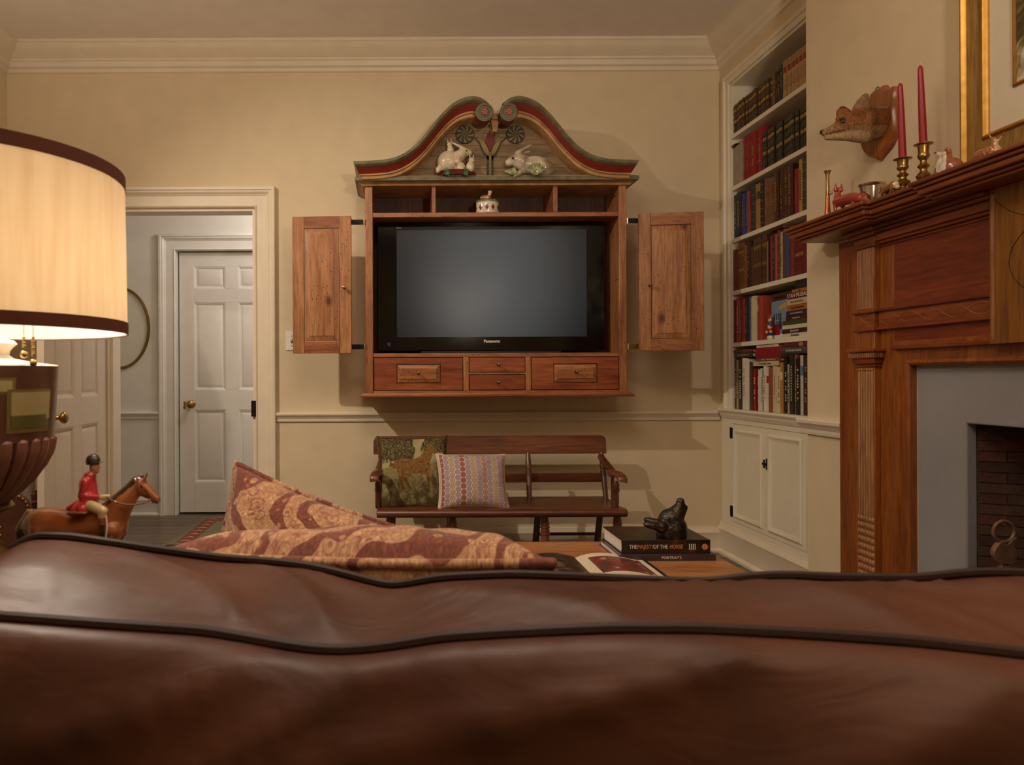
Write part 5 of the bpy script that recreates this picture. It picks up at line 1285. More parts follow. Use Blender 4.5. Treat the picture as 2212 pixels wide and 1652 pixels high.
m_pipe = plain('dark_leather_piping', '#2c1a14', .55, var=.1, spec=.3)
ridge = [(45,1166),(150,1168),(300,1190),(475,1213),(600,1222),(675,1231),(750,1249),(845,1274),(950,1254),(1106,1247),(1231,1252),(1456,1263),(1531,1265),(1606,1255),(1681,1250),(1806,1256),(1981,1260),(2081,1249),(2171,1246),(2300,1258)]
near = [(-60,1334),(0,1338),(250,1355),(450,1367),(575,1389),(675,1405),(750,1408),(850,1397),(950,1379),(1106,1369),(1306,1360),(1506,1361),(1756,1375),(1956,1390),(2212,1421),(2400,1440)]
def trk(pts, ya, yb):
    W_ = []
    for px, py in pts: W_.append(P(px, py, ya+(yb-ya)*px/2212))
    return W_
RW, NW = trk(ridge, .905, .745), trk(near, .705, .590)
SX0, SX1 = -.505, 1.60
def sampler(Wp, slope):
    xs = [p.x for p in Wp]; zs = [p.z for p in Wp]; y0 = Wp[len(Wp)//2]
    gx = np.linspace(SX0, SX1, 240); gz = np.interp(gx, xs, zs); 
    ker = np.exp(-np.linspace(-2,2,9)**2); ker /= ker.sum()
    gz = np.convolve(np.pad(gz, 4, 'edge'), ker, 'valid')
    A = np.polyfit(xs, [p.y for p in Wp], 1)
    return lambda x: (float(np.polyval(A, x)), float(np.interp(x, gx, gz)))
fr_, fn_ = sampler(RW, 0), sampler(NW, 0)
so = thing('leather_sofa', 'dark brown leather sofa with piped back cushion, seen from behind', 'sofa', (.55,1.15,0))
nx = 260; rows = []
def endf(x):
    e = min((x-SX0)/.07, (SX1-x)/.07, 1); e = max(0, e); return math.sqrt(max(0, 1-(1-e)**2))
PR, PN = [], []
for i in range(nx+1):
    x = SX0+(SX1-SX0)*i/nx; (yr, zr), (yn, zn) = fr_(x), fn_(x); e = endf(x)
    drop = (1-e)*.09; zr -= drop; zn -= drop
    sec = [(yr+.06,.42),(yr+.056,.60),(yr+.048,zr-.09),(yr+.030,zr-.028),(yr+.010,zr-.006)]
    ridge_i = len(sec); sec.append((yr, zr))
    nb = 16
    for j in range(1, nb):
        t = j/nb; bul = .015*math.sin(PI*t)**.8
        sec.append((yr+(yn-yr)*t, zr+(zn-zr)*t+bul))
    near_i = len(sec); sec.append((yn, zn))
    for j in range(1, 15):
        t = j/14; a = t*PI/2
        sec.append((yn-.075*math.sin(a)**.7, zn+.004*math.sin(PI*min(1,t*3))-.15*(1-math.cos(a))-.012*t))
    yb_, zb_ = sec[-1]
    sec += [(yb_+.004,zb_-.10),(yb_+.03,zb_-.30),(yb_+.05,.14)]
    out_ = []
    for j, (y, z) in enumerate(sec):
        ym = (yr+yn)/2
        y = ym+(y-ym)*(.25+.75*e) if e < 1 else y
        if j > 3:
            w_ = 1.0
            f1 = noise.noise(Vector((x*5+y*3, y*9-z*5, z*6)))*.006
            s_ = (x*1.0-z*2.6+y*1.2)
            f2 = (1-abs(noise.noise(Vector((s_*6, x*2.0, 3.3)))))**5*.007+(1-abs(noise.noise(Vector((s_*13+2, x*4.0-z*3, 8.3)))))**7*.0045*max(0,noise.noise(Vector((x*2.3,y*3,1.7)))+.35)
            e2 = min(1, abs(j-near_i)/3, abs(j-ridge_i)/3) if j != near_i and j != ridge_i else 0
            if j > near_i: z += (f1+f2)*e2*.4; y -= (f1*1.3+f2*1.7)*e2
            else: z += (f1+f2*1.7-.008)*e2
        out_.append(Vector((x, y, z)))
    PR.append(out_[ridge_i]+Vector((0,.002,.004))); PN.append(out_[near_i]+Vector((0,-.004,.003)))
    rows.append(out_)
G().rings(rows).build('back_cushion', m_lea, so, ang=80)
G().tube(PR[4:-4], .0055, 8).build('piping', m_pipe, so)
G().tube(PN[4:-4], .0062, 8).build('piping', m_pipe, so)
dirv = Vector((1, np.polyval(np.polyfit([p.x for p in RW],[p.y for p in RW],1),1)-np.polyval(np.polyfit([p.x for p in RW],[p.y for p in RW],1),0), 0)).normalized()
nrm_ = Vector((-dirv.y, dirv.x, 0))
o_ = Vector((SX0, fr_(SX0)[0]+.03, 0))
def sofa_box(a0, a1, b0, b1, z0, z1, name, bv=.03, mt=m_lea):
    g = G().box(a0,a1,b0,b1,z0,z1); g.v = [o_+dirv*p.x+nrm_*p.y+Vector((0,0,p.z)) for p in g.v]
    return g.build(name, mt, so, bev=bv, bseg=4)
Ls = (SX1-SX0)/dirv.x
sofa_box(.02, Ls-.02, .02, .80, .12, .30, 'seat_base', .02)
for i in range(3): sofa_box(.16+(Ls-.32)*i/3+.004, .16+(Ls-.32)*(i+1)/3-.004, .07, .82, .30, .45, 'seat_cushion', .035)
for a in (.0, Ls-.155): sofa_box(a, a+.155, .03, .80, .14, .58, 'arm', .05)
m_foot = wood('sofa_foot_wood','#4a2c1a','#38200f','#281508','z')
for a in (.05, Ls-.10):
    for b in (.04, .74): sofa_box(a, a+.06, b, b+.06, 0, .13, 'foot', .008, m_foot)
# ------------------------------------------------------------------ paisley pillows on the sofa
k = N('paisley_chenille'); tc = k.n('TexCoord'); mp = k.n('Mapping'); mp.inputs['Scale'].default_value = (1,1,.4); k.l(tc.outputs['Object'], mp.inputs[0]); co = mp.outputs[0]
nn = k.n('TexNoise'); nn.inputs['Scale'].default_value = 8; nn.inputs['Detail'].default_value = 1.5; k.l(co, nn.inputs['Vector'])
vm = k.n('VectorMath', operation='SCALE'); vm.inputs['Scale'].default_value = .13; k.l(nn.outputs['Color'], vm.inputs[0])
va = k.n('VectorMath', operation='ADD'); k.l(co, va.inputs[0]); k.l(vm.outputs[0], va.inputs[1])
wv = k.n('TexWave', wave_type='BANDS', bands_direction='DIAGONAL'); k.l(va.outputs[0], wv.inputs['Vector'])
for nm_, vl_ in (('Scale',5.5),('Distortion',8),('Detail',1.6),('Detail Scale',1.3),('Detail Roughness',.5)): wv.inputs[nm_].default_value = vl_
bands_ = wv.outputs['Fac']
c1 = k.ramp(bands_, [(0,'#845448'),(.25,'#8c5a4c'),(.29,'#a8685a'),(.33,'#c8ab88'),(.52,'#c4a480'),(.56,'#a8705f'),(.60,'#ceb494'),(.84,'#c6a886'),(.90,'#9c6254')])
isd = k.ramp(bands_, [(.27,(1,1,1,1)),(.31,(0,0,0,1))])
v2 = k.n('TexVoronoi'); v2.inputs['Scale'].default_value = 42; k.l(va.outputs[0], v2.inputs['Vector'])
fl1 = k.ramp(v2.outputs['Distance'], [(.20,'#c8ab88'),(.26,'#a06252'),(.34,'#845448')])
fl2 = k.ramp(v2.outputs['Distance'], [(.14,'#a0604f'),(.22,'#ceb494'),(.40,'#c4a480'),(.46,'#9c6456'),(.54,'#c4a480')])
c3 = k.mix(.75, c1, k.mix(isd, fl2, fl1))
v3 = k.n('TexVoronoi'); v3.inputs['Scale'].default_value = 110; k.l(co, v3.inputs['Vector'])
c3 = k.mix(.35, c3, k.ramp(v3.outputs['Distance'], [(.2,'#e0c8a4'),(.4,'#9a7464')]), 'OVERLAY')
sp_ = k.noise(co, 240, 2)
c3 = k.mix(.35, c3, k.ramp(sp_, [(.4,'#8a6a5a'),(.6,'#ffffff')]), 'MULTIPLY')
k.col(c3); k.bump(k.math('ADD', k.math('MULTIPLY', k.noise(co, 300, 3), .6), k.math('MULTIPLY', bands_, .25)), .35, .004); m_pais = k.fin(.9, 0, 0, .15)
k.b.inputs['Sheen Weight'].default_value = .25
m_paisp = m_pais
# near pillow: reclined on the backrest; its seam towards the camera
a = P(352,1178,.985); b = P(1203,1196,.885); mid = (a+b)/2; ex = (b-a).normalized(); Wp = (b-a).length
hd = Vector((.13,.88,-.47)).normalized()          # from the near seam away and down
Hp = .40
cen_ = mid+hd*Hp*.5+Vector((0,0,-.012))
def dent1(u, v, s): return .035*math.exp(-((u+.05)/.35)**2)*0
M1 = basis(cen_, ex, ex.cross(-hd)); 
pillow('paisley_pillow', 'red and gold paisley pillow with corded edge lying against the sofa back', Wp*1.02, Hp, .17, M1, m_pais, (60,48), None, m_paisp, .0075, 'paisley pillows on the sofa', .006, .12, 2, soft=.42, lift=lambda u, v: .055*(abs(u)**2.5)*(v < 0)*abs(v)**2-.016*(v < -.5)*(1-u*u))
# far pillow: one corner up, leaning over
Yf = 1.52; c0 = P(510,1001,Yf)
ex2 = Vector((.945,-.06,-.325)).normalized(); nz2 = Vector((.10,-.99,.10)); W2 = .54; H2 = .36
M3 = basis((0,0,0), ex2, nz2); ey2 = Vector((M3[0][1],M3[1][1],M3[2][1]))
pc2 = c0+ex2*W2/2-ey2*H2/2
M3 = basis(pc2, ex2, nz2)
pillow('paisley_pillow', 'red and gold paisley pillow standing on one corner behind the other', W2, H2, .22, M3, m_pais, (56,56), None, m_paisp, .007, 'paisley pillows on the sofa', .008, .10, 9, soft=.40)
# ------------------------------------------------------------------ coffee table
TX1, TY1, TZ = 1.107, 2.715, .45
ct = thing('coffee_table', 'low maple coffee table between the sofa and bench', 'table', (.55,2.3,0))
G().box(.0,TX1,1.93,TY1,TZ-.028,TZ).build('table_top', m_table, ct, bev=.004)
G().box(.05,TX1-.05,1.98,TY1-.05,TZ-.11,TZ-.028).build('apron', m_table, ct, bev=.002)
for x in (.04, TX1-.10):
    for y in (1.97, TY1-.10): G().prism([(x,y),(x+.06,y),(x+.06,y+.06),(x,y+.06)], 'z', 0, TZ-.028).build('leg', m_table, ct, bev=.004)
def flat_book(label, x0, x1, y0, y1, z, t, mc, titles, name='art_book'):
    r = thing(name, label, 'book', (x0,y0,z), group='art books stacked on the coffee table')
    b = .003
    G().prism([(y0,z),(y1,z),(y1,z+b),(y0+.010,z+b),(y0+.006,z+t*.5),(y0+.010,z+t-b),(y1,z+t-b),(y1,z+t),(y0,z+t)], 'x', x0, x1).build('cover', mc, r, bev=.0008)
    G().box(x0+.005,x1-.005,y0+.007,y1-.005,z+b,z+t-b).build('page_block', m_white, r)
    for s, px_, sz, mt in titles: text(s, sz, face_cam(px_, y0-.0006, z+t*.5), mt, r)
    return r
k = N('dark_horse_jacket'); co = k.coords((1,1,1), rnd=False)
k.col(k.ramp(k.noise(co, 9, 4, .6, 1.5), [(.42,'#191610'),(.60,'#2c2018'),(.72,'#5a3428'),(.78,'#6c5c58')])); m_jk = k.fin(.28, 0, .2)
m_plum = plain('plum_jacket', '#40303a', .3, coat=.2, var=.05)
m_copp = plain('copper_foil_print', '#d98a5a', .4, 0); 
yb0 = .62*FPX/(1214-CY); yb1 = 2.66
xl, xr_ = PX(1336,yb0), PX(1545,yb0)
b1 = flat_book('thin plum-coloured art book under the black horse book', xl, xr_, yb0, yb1, TZ, .021, m_plum, [('PORTRAITS', PX(1449,yb0), .013, m_white)])
yt0 = yb0+.012; zt0 = TZ+.021; tt = .046
xl2, xr2 = PX(1342,yt0), PX(1533,yt0)
b2 = flat_book('thick black art book titled in white and copper on the coffee table', xl2, xr2, yt0, yb1, zt0, tt, m_jk, [])
zz = zt0+tt*.5
for s, px_, mt in (('THE',1367,m_white),('MAJESTY',1394,m_copp),('OF THE',1426,m_white),('HORSE',1460,m_copp)):
    text(s, .0185, face_cam(PX(px_-1,yt0), yt0-.0006, zz), mt, b2, sx=.78)
g = G()
for i in range(4): g.box(PX(1487+i*4,yt0),PX(1488.6+i*4,yt0),yt0-.0008,yt0,zz-.010,zz+.010)
g.build('author_print', m_white, b2)['kind'] = 'stuff'
G().lathe([(.010,0),(.010,.001)], (PX(1521,yt0),yt0,zz), 20, Matrix.Rotation(PI/2,3,'X')).build('copper_emblem', m_copp, b2)
g = G()
for i in range(3): g.box(xr2-.105+i*.025,xr2-.100+i*.025,yt0+.09,yt0+.15-.01*i,zt0+tt,zt0+tt+.0005)
g.build('cover_print', m_white, b2)['kind'] = 'stuff'
# bronze fox head paperweight
m_brz = plain('dark_bronze', '#4a443c', .30, .8, var=.25, scale=40, bump=.35, bscale=120)
zf0 = zt0+tt; yf0 = .555*FPX/(1163-CY)
fh = thing('bronze_fox_head', 'dark bronze fox head with raised snout on the art books', 'sculpture', (PX(1448,yf0),yf0,zf0))
def q(px, py, dy=0):
    Y = yf0+dy; p = P(px, py, Y); return (p.x, Y, p.z)
pr = [('c',q(1450,1158),q(1452,1140),.050,.050),('c',q(1452,1140),q(1449,1124),.050,.042),('c',q(1449,1124),q(1462,1106),.042,.026),('c',q(1462,1106),q(1471,1086),.024,.013),('c',q(1466,1112),q(1480,1096),.022,.010),('e',q(1470,1083),(.014,.013,.014))]
for dy, e0, e1 in ((-.035,(1428,1138),(1393,1132)),(.032,(1432,1132),(1394,1122))):
    A = Vector(q(*e0, dy)); Bq = Vector(q(*e1, dy*1.1)); d = Bq-A
    pr += [('e',(A+Bq)/2,(.020,.013,d.length*.62),d.to_track_quat('Z','Y').to_matrix()),('c',A,Bq,.020,.004)]
o = blob('fox_head', pr, .0040, m_brz, fh, None, 3)
zmin = min(v.co.z for v in o.data.vertices)
for v in o.data.vertices: v.co.z = max(v.co.z, .0)
G().ell(q(1443,1120,-.042), (.008,.005,.004), seg=12, rows=6).build('eye', m_brz, fh)
# open magazine
m_page = plain('magazine_page', '#d4c8ac', .5, var=.03); m_dkph = N('dark_photo'); co = m_dkph.coords(rnd=False)
m_dkph.col(m_dkph.ramp(m_dkph.noise(co, 16, 5, .6, .8), [(.40,'#1e1814'),(.55,'#3a2c22'),(.68,'#7a5c48'),(.76,'#c0a890')])); m_dkph = m_dkph.fin(.35)
kk = N('red_photo'); co = kk.coords(rnd=False); kk.col(kk.ramp(kk.noise(co, 26, 4, .6), [(.40,'#4a3e38'),(.50,'#8c2820'),(.58,'#5c504a'),(.7,'#b8a898')])); m_rdph = kk.fin(.35)
def gp(px, py): 
    Y = (EYE-TZ-.004)*FPX/(py-CY); return Vector((PX(px,Y),Y,0))
A_, B_, C_, D_ = gp(1243,1209), gp(1368,1219), gp(1412,1256), gp(1292,1256)   # right page
mg = thing('open_magazine', 'open magazine with colour photographs on the coffee table', 'magazine', (B_.x,B_.y,TZ))
xg, yg0, yg1 = PX(1243,2.44), 2.13, 2.455
Wm = .215
def page(s, z0, nm, mt, inset=(0,1,0,1), up=.0):
    g = G(); R = []
    for i in range(13):
        t = inset[0]+(inset[1]-inset[0])*i/12; bl = .020*math.sin(min(1,t*1.15)*PI)**.8*(1-t*.4)+.004
        x = xg+s*Wm*t; ya, yb = yg0+(yg1-yg0)*inset[2], yg0+(yg1-yg0)*inset[3]
        sk = .10*s*0
        R.append([Vector((x,ya,TZ+bl+up)),Vector((x,yb,TZ+bl+up)),Vector((x,yb,TZ+max(.0008,bl+up-(.0012 if up else 99)))),Vector((x,ya,TZ+max(.0008,bl+up-(.0012 if up else 99))))])
    return g.rings(R).build(nm, mt, mg)
page(1,0,'right_pages',m_page); page(-1,0,'left_pages',m_page)
page(1,0,'photo',m_rdph,(.14,.92,.30,.86),.0008); page(-1,0,'photo',m_dkph,(.02,1,.0,1),.0008)
G().box(xg-Wm-.012,xg+Wm+.016,yg0-.004,yg1-.012,TZ,TZ+.0014).build('cover', bmat('#2a2018','gloss'), mg)
# striped coaster-like stack at the pillow edge: rolled pages of a second magazine
rl = thing('rolled_magazine', 'rolled magazine with curled page edges beside the paisley pillow', 'magazine', (PX(1190,2.05),2.05,TZ))
for i in range(5):
    R = []
    r0 = .060-.010*i; cxm, ym = PX(1190,2.05), 2.05
    arc_ = [(cxm+r0*math.cos(t), TZ+.002+.9*r0*math.sin(t)) for t in [PI*j/14 for j in range(15)]]
    g = G(); g.prism(arc_+[(cxm+(r0-.005)*math.cos(t), TZ+.002+.9*(r0-.005)*math.sin(t)) for t in [PI*j/14 for j in range(14,-1,-1)]], 'y', 2.07-.018*i, 2.118)
    g.build('curled_pages', (bmat('#1c1816','gloss'), m_white)[i % 2], rl)
# ------------------------------------------------------------------ side table, lamp, rider
LX, LY, TT = -.624, 1.068, .740
m_sidew = wood('side_table_mahogany', '#5c3420', '#48261a', '#301810', 'x', .3, .4)
stb = thing('side_table', 'dark mahogany side table under the lamp and rider figurine', 'table', (-.68,1.13,0))
G().box(-.98,-.415,.985,1.41,TT-.022,TT).build('table_top', m_sidew, stb, bev=.005)
G().box(-.95,-.54,1.01,1.38,TT-.11,TT-.022).build('apron', m_sidew, stb, bev=.002)
for x in (-.935,-.56):
    for y in (1.03,1.36): G().lathe([(.010,0),(.013,.02),(.020,TT-.16),(.022,TT-.022)], (x,y,0), 12).build('leg', m_sidew, stb)
# lamp
lamp = thing('table_lamp', 'lit table lamp with cream drum shade and painted urn base', 'lamp', (LX,LY,TT))
def lz(py): return PZ(py, LY)
zb_, zt_ = 1.137, 1.378; RS = .220
k = N('cream_silk_shade'); co = k.coords((1,1,.06), rnd=False); sl = k.ramp(k.noise(co, 90, 4, .6), [(.25,'#ecdcc4'),(.5,'#f3e6d2'),(.75,'#f6ecdc')])
tr_ = k.n('BsdfTranslucent'); df = k.n('BsdfDiffuse'); mx = k.n('MixShader'); mx.inputs[0].default_value = .70
k.l(sl, tr_.inputs[0]); k.l(sl, df.inputs[0]); k.l(df.outputs[0], mx.inputs[1]); k.l(tr_.outputs[0], mx.inputs[2]); k.l(mx.outputs[0], k.t.nodes['Material Output'].inputs[0]); m_shade = k.m
G().lathe([(RS,0),(RS*.985,zt_-zb_),(RS*.985-.0015,zt_-zb_),(RS-.0015,0),(RS,0)], (LX,LY,zb_), 72, cap0=False, cap1=False).build('shade', m_shade, lamp)
k = N('white_shade_lining'); tr_ = k.n('BsdfTranslucent'); df = k.n('BsdfDiffuse'); mx = k.n('MixShader'); mx.inputs[0].default_value = .62
for n_ in (tr_, df): n_.inputs[0].default_value = (.9,.88,.84,1)
k.l(df.outputs[0], mx.inputs[1]); k.l(tr_.outputs[0], mx.inputs[2]); k.l(mx.outputs[0], k.t.nodes['Material Output'].inputs[0])
G().lathe([(RS-.002,.001),(RS*.985-.002,zt_-zb_-.001),(RS*.985-.0026,zt_-zb_-.001),(RS-.0026,.001),(RS-.002,.001)], (LX,LY,zb_), 72, cap0=False, cap1=False).build('shade_lining', k.m, lamp)
m_band = plain('brown_trim_ribbon', '#5a2c1a', .8, var=.08)
for r0, z0, z1 in ((RS*.985+.0012,zt_-.018,zt_+.001),(RS+.0012,zb_-.001,zb_+.017)):
    G().lathe([(r0,0),(r0,z1-z0),(r0-.0011,z1-z0),(r0-.0011,0),(r0,0)], (LX,LY,z0), 72, cap0=False, cap1=False).build('shade_trim', m_band, lamp)
m_lwht = plain('lamp_white_paint', '#cbbca6', .35, var=.06)
zn = lz(730)
G().lathe([(.001,lz(722)),(.040,lz(724)),(.060,lz(731)),(.064,lz(738)),(.058,lz(746)),(.055,lz(752)),(.053,lz(762)),(.060,lz(770)),(.085,lz(778)),(.1185,lz(784)),(.1205,lz(787)),(.119,lz(789))][::-1], (LX,LY,0), 48).build('urn_neck', m_lwht, lamp)
# painted urn wall: brown ground with a hat on a stand and framed pictures
k = N('urn_brown_paint'); co = k.coords(rnd=False); k.col(k.ramp(k.noise(co, 14, 4), [(.3,'#4a2c20'),(.7,'#62402f')])); m_urn = k.fin(.35, 0, .3)
zu1, zu0 = lz(789), lz(946)
def rurn(z): t = (z-zu0)/(zu1-zu0); return .1135+(.1205-.1135)*t**.8
G().lathe([(rurn(zu0+(zu1-zu0)*i/8), zu0+(zu1-zu0)*i/8) for i in range(9)], (LX,LY,0), 64).build('urn_body', m_urn, lamp)
def decal(name, rc_, mt, par, lift=.0006):
    """thin print wrapped on the urn wall: rc_ = (angle0, angle1, z0, z1)"""
    a0, a1, z0, z1 = rc_; R = []; n = 8
    for i in range(n+1):
        a = a0+(a1-a0)*i/n; ca, sa = math.cos(a), math.sin(a)
        R.append([Vector((LX+(rurn(z)+l)*ca, LY+(rurn(z)+l)*sa, z)) for z, l in ((z0,lift),(z1,lift),(z1,-.001),(z0,-.001))])
    return G().rings(R).build(name, mt, par)
def ua(px):
    """angle on the urn seen at column px"""
    t = (px+68)*LY/FPX/.118; t = max(-1,min(1,t)); return -math.acos(t)+math.radians(-0)
def dq(px0, px1, py0, py1): return (ua(px0), ua(px1), lz(py1), lz(py0))
mp1 = bmat('#6e6238','gloss'); mp2 = bmat('#a09468','gloss'); mp3 = bmat('#7c4022','gloss'); mp4 = bmat('#5a5a2c','gloss')
decal('painted_small_frame', dq(54,80,812,846), mp1, lamp); decal('painted_small_picture', dq(59,76,818,840), mp2, lamp, .001)
decal('painted_frame', dq(70,107,836,926), mp1, lamp, .0012); decal('painted_picture', dq(75,106,842,900), mp2, lamp, .0016); decal('painted_meadow', dq(75,105,890,916), mp4, lamp, .002)
decal('painted_whip', dq(12,16,815,880), mp3, lamp); decal('painted_crook', dq(12,30,812,817), mp3, lamp); decal('painted_shelf', dq(-6,42,893,897), mp3, lamp)
decal('painted_hat', dq(10,34,878,893), bmat('#7a3a28','gloss'), lamp); decal('painted_cap', dq(-8,12,880,893), bmat('#8a7a3c','gloss'), lamp); decal('painted_stand', dq(14,18,897,935), mp3, lamp)
# fluted bowl below
m_flut = plain('lamp_brown_flutes', '#7d5648', .4, var=.12)
bow = [(.1130,946),(.1115,965),(.106,985),(.096,1010),(.080,1040),(.062,1065),(.050,1080)]
G().lathe([(r*.94, lz(py)) for r, py in bow][::-1], (LX,LY,0), 48).build('bowl_core', m_flut, lamp)
nf = 30
for kf in range(nf):
    a = 2*PI*kf/nf; pts = [Vector((LX+r*.945*math.cos(a), LY+r*.945*math.sin(a), lz(py))) for r, py in [(.1125,944)]+bow]
    rad = [.0085]+[r*.945*PI/nf*.98 for r, py in bow]
    if math.sin(a) < .75: G().tube(cr(pts,3), [rad[min(len(rad)-1,i//3)] for i in range(len(pts)*3-2)], 8).build('flute', m_flut, lamp)
G().lathe([(.050,lz(1080)),(.056,lz(1084)),(.060,lz(1092)),(.052,lz(1100)),(.034,lz(1112)),(.030,lz(1140)),(.036,lz(1165)),(.060,lz(1195)),(.072,lz(1212)),(.074,lz(1222)),(.066,lz(1230)),(.066,lz(1250)),(.082,lz(1262)),(.084,TT),(.001,TT)][::-1], (LX,LY,0), 40).build('foot', m_brassd, lamp)
k = N('bulb_glow'); k.col('#ffffff'); k.b.inputs['Emission Color'].default_value = (1,.8,.55,1); k.b.inputs['Emission Strength'].default_value = 8; m_bulb = k.fin(.4)
G().lathe([(.012,lz(722)),(.012,lz(690))], (LX,LY,0), 16).build('socket', m_brassd, lamp)
G().ell((LX+.04,LY,1.225), .026).build('bulb', m_bulb, lamp)
g = G()
for k_ in range(3):
    a = k_*2*PI/3+.4; g.tube([(LX,LY,zt_-.03),(LX+RS*.98*math.cos(a),LY+RS*.98*math.sin(a),zt_-.012)], .0016, 6)
g.tube([(LX,LY,lz(700)),(LX,LY,zt_+.01)], .003, 8); g.build('shade_spider', m_brassd, lamp)
for px, py0, py1, rb_, nm in ((52,690,762,.0046,10),(72,700,780,.0040,12)):
    yc = LY-.05; x = PX(px,yc); zt1, zb1 = PZ(py0,yc), PZ(py1,yc); ch = None
    g = G().tube([(x,yc,PZ(660,yc)),(x,yc,zt1-.02)], .0006, 5); ch = g.build('pull_chain', m_brass, lamp)
    g = G(); n = 9
    for i in range(n):
        z = zb1+.012+(PZ(726,yc)-zb1-.012)*i/(n-1); g.ell((x,yc,z), .0022+.0005*((i*7) % 3 == 0), seg=10, rows=6)
    g.ell((x,yc,zb1), .0052, seg=12, rows=8)
    g.build('chain_beads', m_brass, ch)['kind'] = 'stuff'
# horse and rider figurine
YQ = 1.165
hr = thing('rider_figurine', 'glazed brown horse figurine with a red-coated rider', 'figurine', (PX(190,YQ),YQ,TT))
def q(px, py, dy=0):
    p = P(px, py, YQ+dy); return (p.x, YQ+dy, p.z)
u = YQ/FPX
brn, drk, lgt = L3('#8a4a26'), L3('#3c2a20'), L3('#a86c44')
def hc_(p):
    px = CX+FPX*p.x/p.y; py = CY-(p.z-EYE)/p.y*FPX
    c = mixc(brn, lgt, .3+noise.noise(Vector((p.x*25,p.y*25,p.z*25)))+(1115-py)/200)
    c = mixc(c, L3('#94482c'), (py-1140)/60)
    md = abs((py-1090)-(px-228)*(-.92))       # mane line along the crest
    if 228 < px < 318 and py < 1088-(px-232)*.78: c = drk
    if px < 62: c = mixc(drk, c, (px-48)/14)
    if px > 332: c = mixc(c, L3('#7a5440'), .5)
    return c
pr = [('e',q(100,1136),(50*u,40*u,42*u)),('c',q(105,1134),q(165,1141),41*u,38*u),('c',q(165,1141),q(235,1130),38*u,41*u),('c',q(235,1124),q(262,1090),41*u,27*u),('c',q(262,1090),q(296,1046),27*u,17*u),('c',q(298,1044),q(316,1058),18*u,14*u),('c',q(316,1058),q(338,1080),13.5*u,8.5*u),('c',q(300,1052),q(318,1068),15*u,9*u),('e',q(338,1078),(9*u,8*u,10*u)),
  ('c',q(240,1092),q(300,1034),15*u,9*u),('c',q(313,1034,-.006),q(319,1020,-.008),5*u,2*u),('c',q(306,1036,.006),q(310,1024,.008),5*u,2*u),('c',q(66,1112),q(48,1145),14*u,15*u),('c',q(48,1145),q(46,1195),14*u,8*u)]
for px, dy, bx in ((86,-.016,74),(100,.016,110),(240,-.016,248),(252,.016,232)):
    kz = TT+.10
    pr += [('c',q(px,1145,dy),(PX(bx,YQ),YQ+dy,TT+.052),24*u,10*u),('c',(PX(bx,YQ),YQ+dy,TT+.052),(PX(bx+3,YQ),YQ+dy,TT+.014),9*u,7*u),('c',(PX(bx+3,YQ),YQ+dy,TT+.014),(PX(bx+7,YQ),YQ+dy,TT+.007),9*u,9*u)]
hb_ = blob('horse_body', pr, .0026, glz, hr, hc_, 3)
G().ell(q(306,1050,-14*u), .0022, seg=8, rows=6).build('eye', m_eye, hr)
g = G()
for k_ in range(9): g.ell(q(240+k_*8.4,1078-k_*6.2,-3*u), 4.6*u, seg=10, rows=6)
g.build('plaited_mane', plain('dark_mane_glaze','#4a4238',.15,coat=.6), hr)['kind'] = 'stuff'
m_rein = plain('tan_rein_glaze','#7a4426',.25,coat=.4)
g = G().tube(cr([q(228,1072,-.012),q(250,1084,-.026),q(280,1090,-.022),(q(310,1086,-.014)),q(326,1078,-.010)],6), 2.0*u, 6).build('rein', m_rein, hr)
G().tube(cr([q(298,1034,-13*u),q(296,1052,-17*u),q(304,1066,-14*u)],5), 1.6*u, 6).tube(cr([q(318,1066,-11*u),q(326,1076,-10*u),q(330,1086,-6*u)],5), 1.6*u, 6).tube(cr([q(299,1040,-14*u),q(316,1058,-14*u),q(328,1078,-10*u)],5), 1.4*u, 6).build('bridle', m_rein, hr)
rcoat, rdk = L3('#c4323a'), L3('#9c2228')
blob('red_coat', [('c',q(196,1085),q(190,1045),18*u,19*u),('c',q(190,1045),q(194,1030),18*u,14*u),('c',q(194,1030),q(199,1022),11*u,8*u),('c',q(190,1086,-.006),q(148,1098,-.012),19*u,6*u),('c',q(188,1088,-.012),q(160,1101,-.022),16*u,7*u),('c',q(196,1088,-.008),q(178,1100,-.020),17*u,12*u),
  ('c',q(184,1042,-.012),q(176,1072,-.016),10*u,8*u),('c',q(176,1072,-.016),q(218,1074,-.014),8*u,6*u),('c',q(200,1046,.012),q(206,1066,.014),9*u,7*u)], .0017, glz, hr, lambda p: mixc(rcoat, rdk, .3+noise.noise(Vector((p.x*50,p.y*50,p.z*50)))))
blob('glove', [('c',q(219,1074,-.014),q(234,1072,-.012),6.5*u,5*u),('c',q(228,1078,-.012),q(236,1078,-.012),4*u,3*u),('c',q(222,1076,.010),q(235,1076,.008),5*u,4*u)], .0012, glz, hr, lambda p: L3('#c8b490'))
blob('breeches', [('c',q(192,1090,-.014),q(222,1104,-.026),13*u,11*u),('c',q(222,1104,-.026),q(220,1118,-.027),10*u,8.5*u),('c',q(192,1090,.014),q(222,1104,.026),13*u,11*u)], .0018, glz, hr, lambda p: L3('#cdb890'))
blob('boot', [('c',q(220,1120,-.028),q(224,1156,-.030),8*u,6.5*u),('c',q(224,1160,-.030),q(242,1161,-.032),6*u,4.5*u)], .0016, glz, hr, lambda p: L3('#2c2622') if p.z < PZ(1122,YQ) else L3('#8a4a28'))
G().tube(cr([q(229,1112,-.036),q(231,1140,-.038),q(229,1164,-.037),(q(240,1166,-.036))],5), 1.6*u, 6).build('stirrup', m_white, hr)
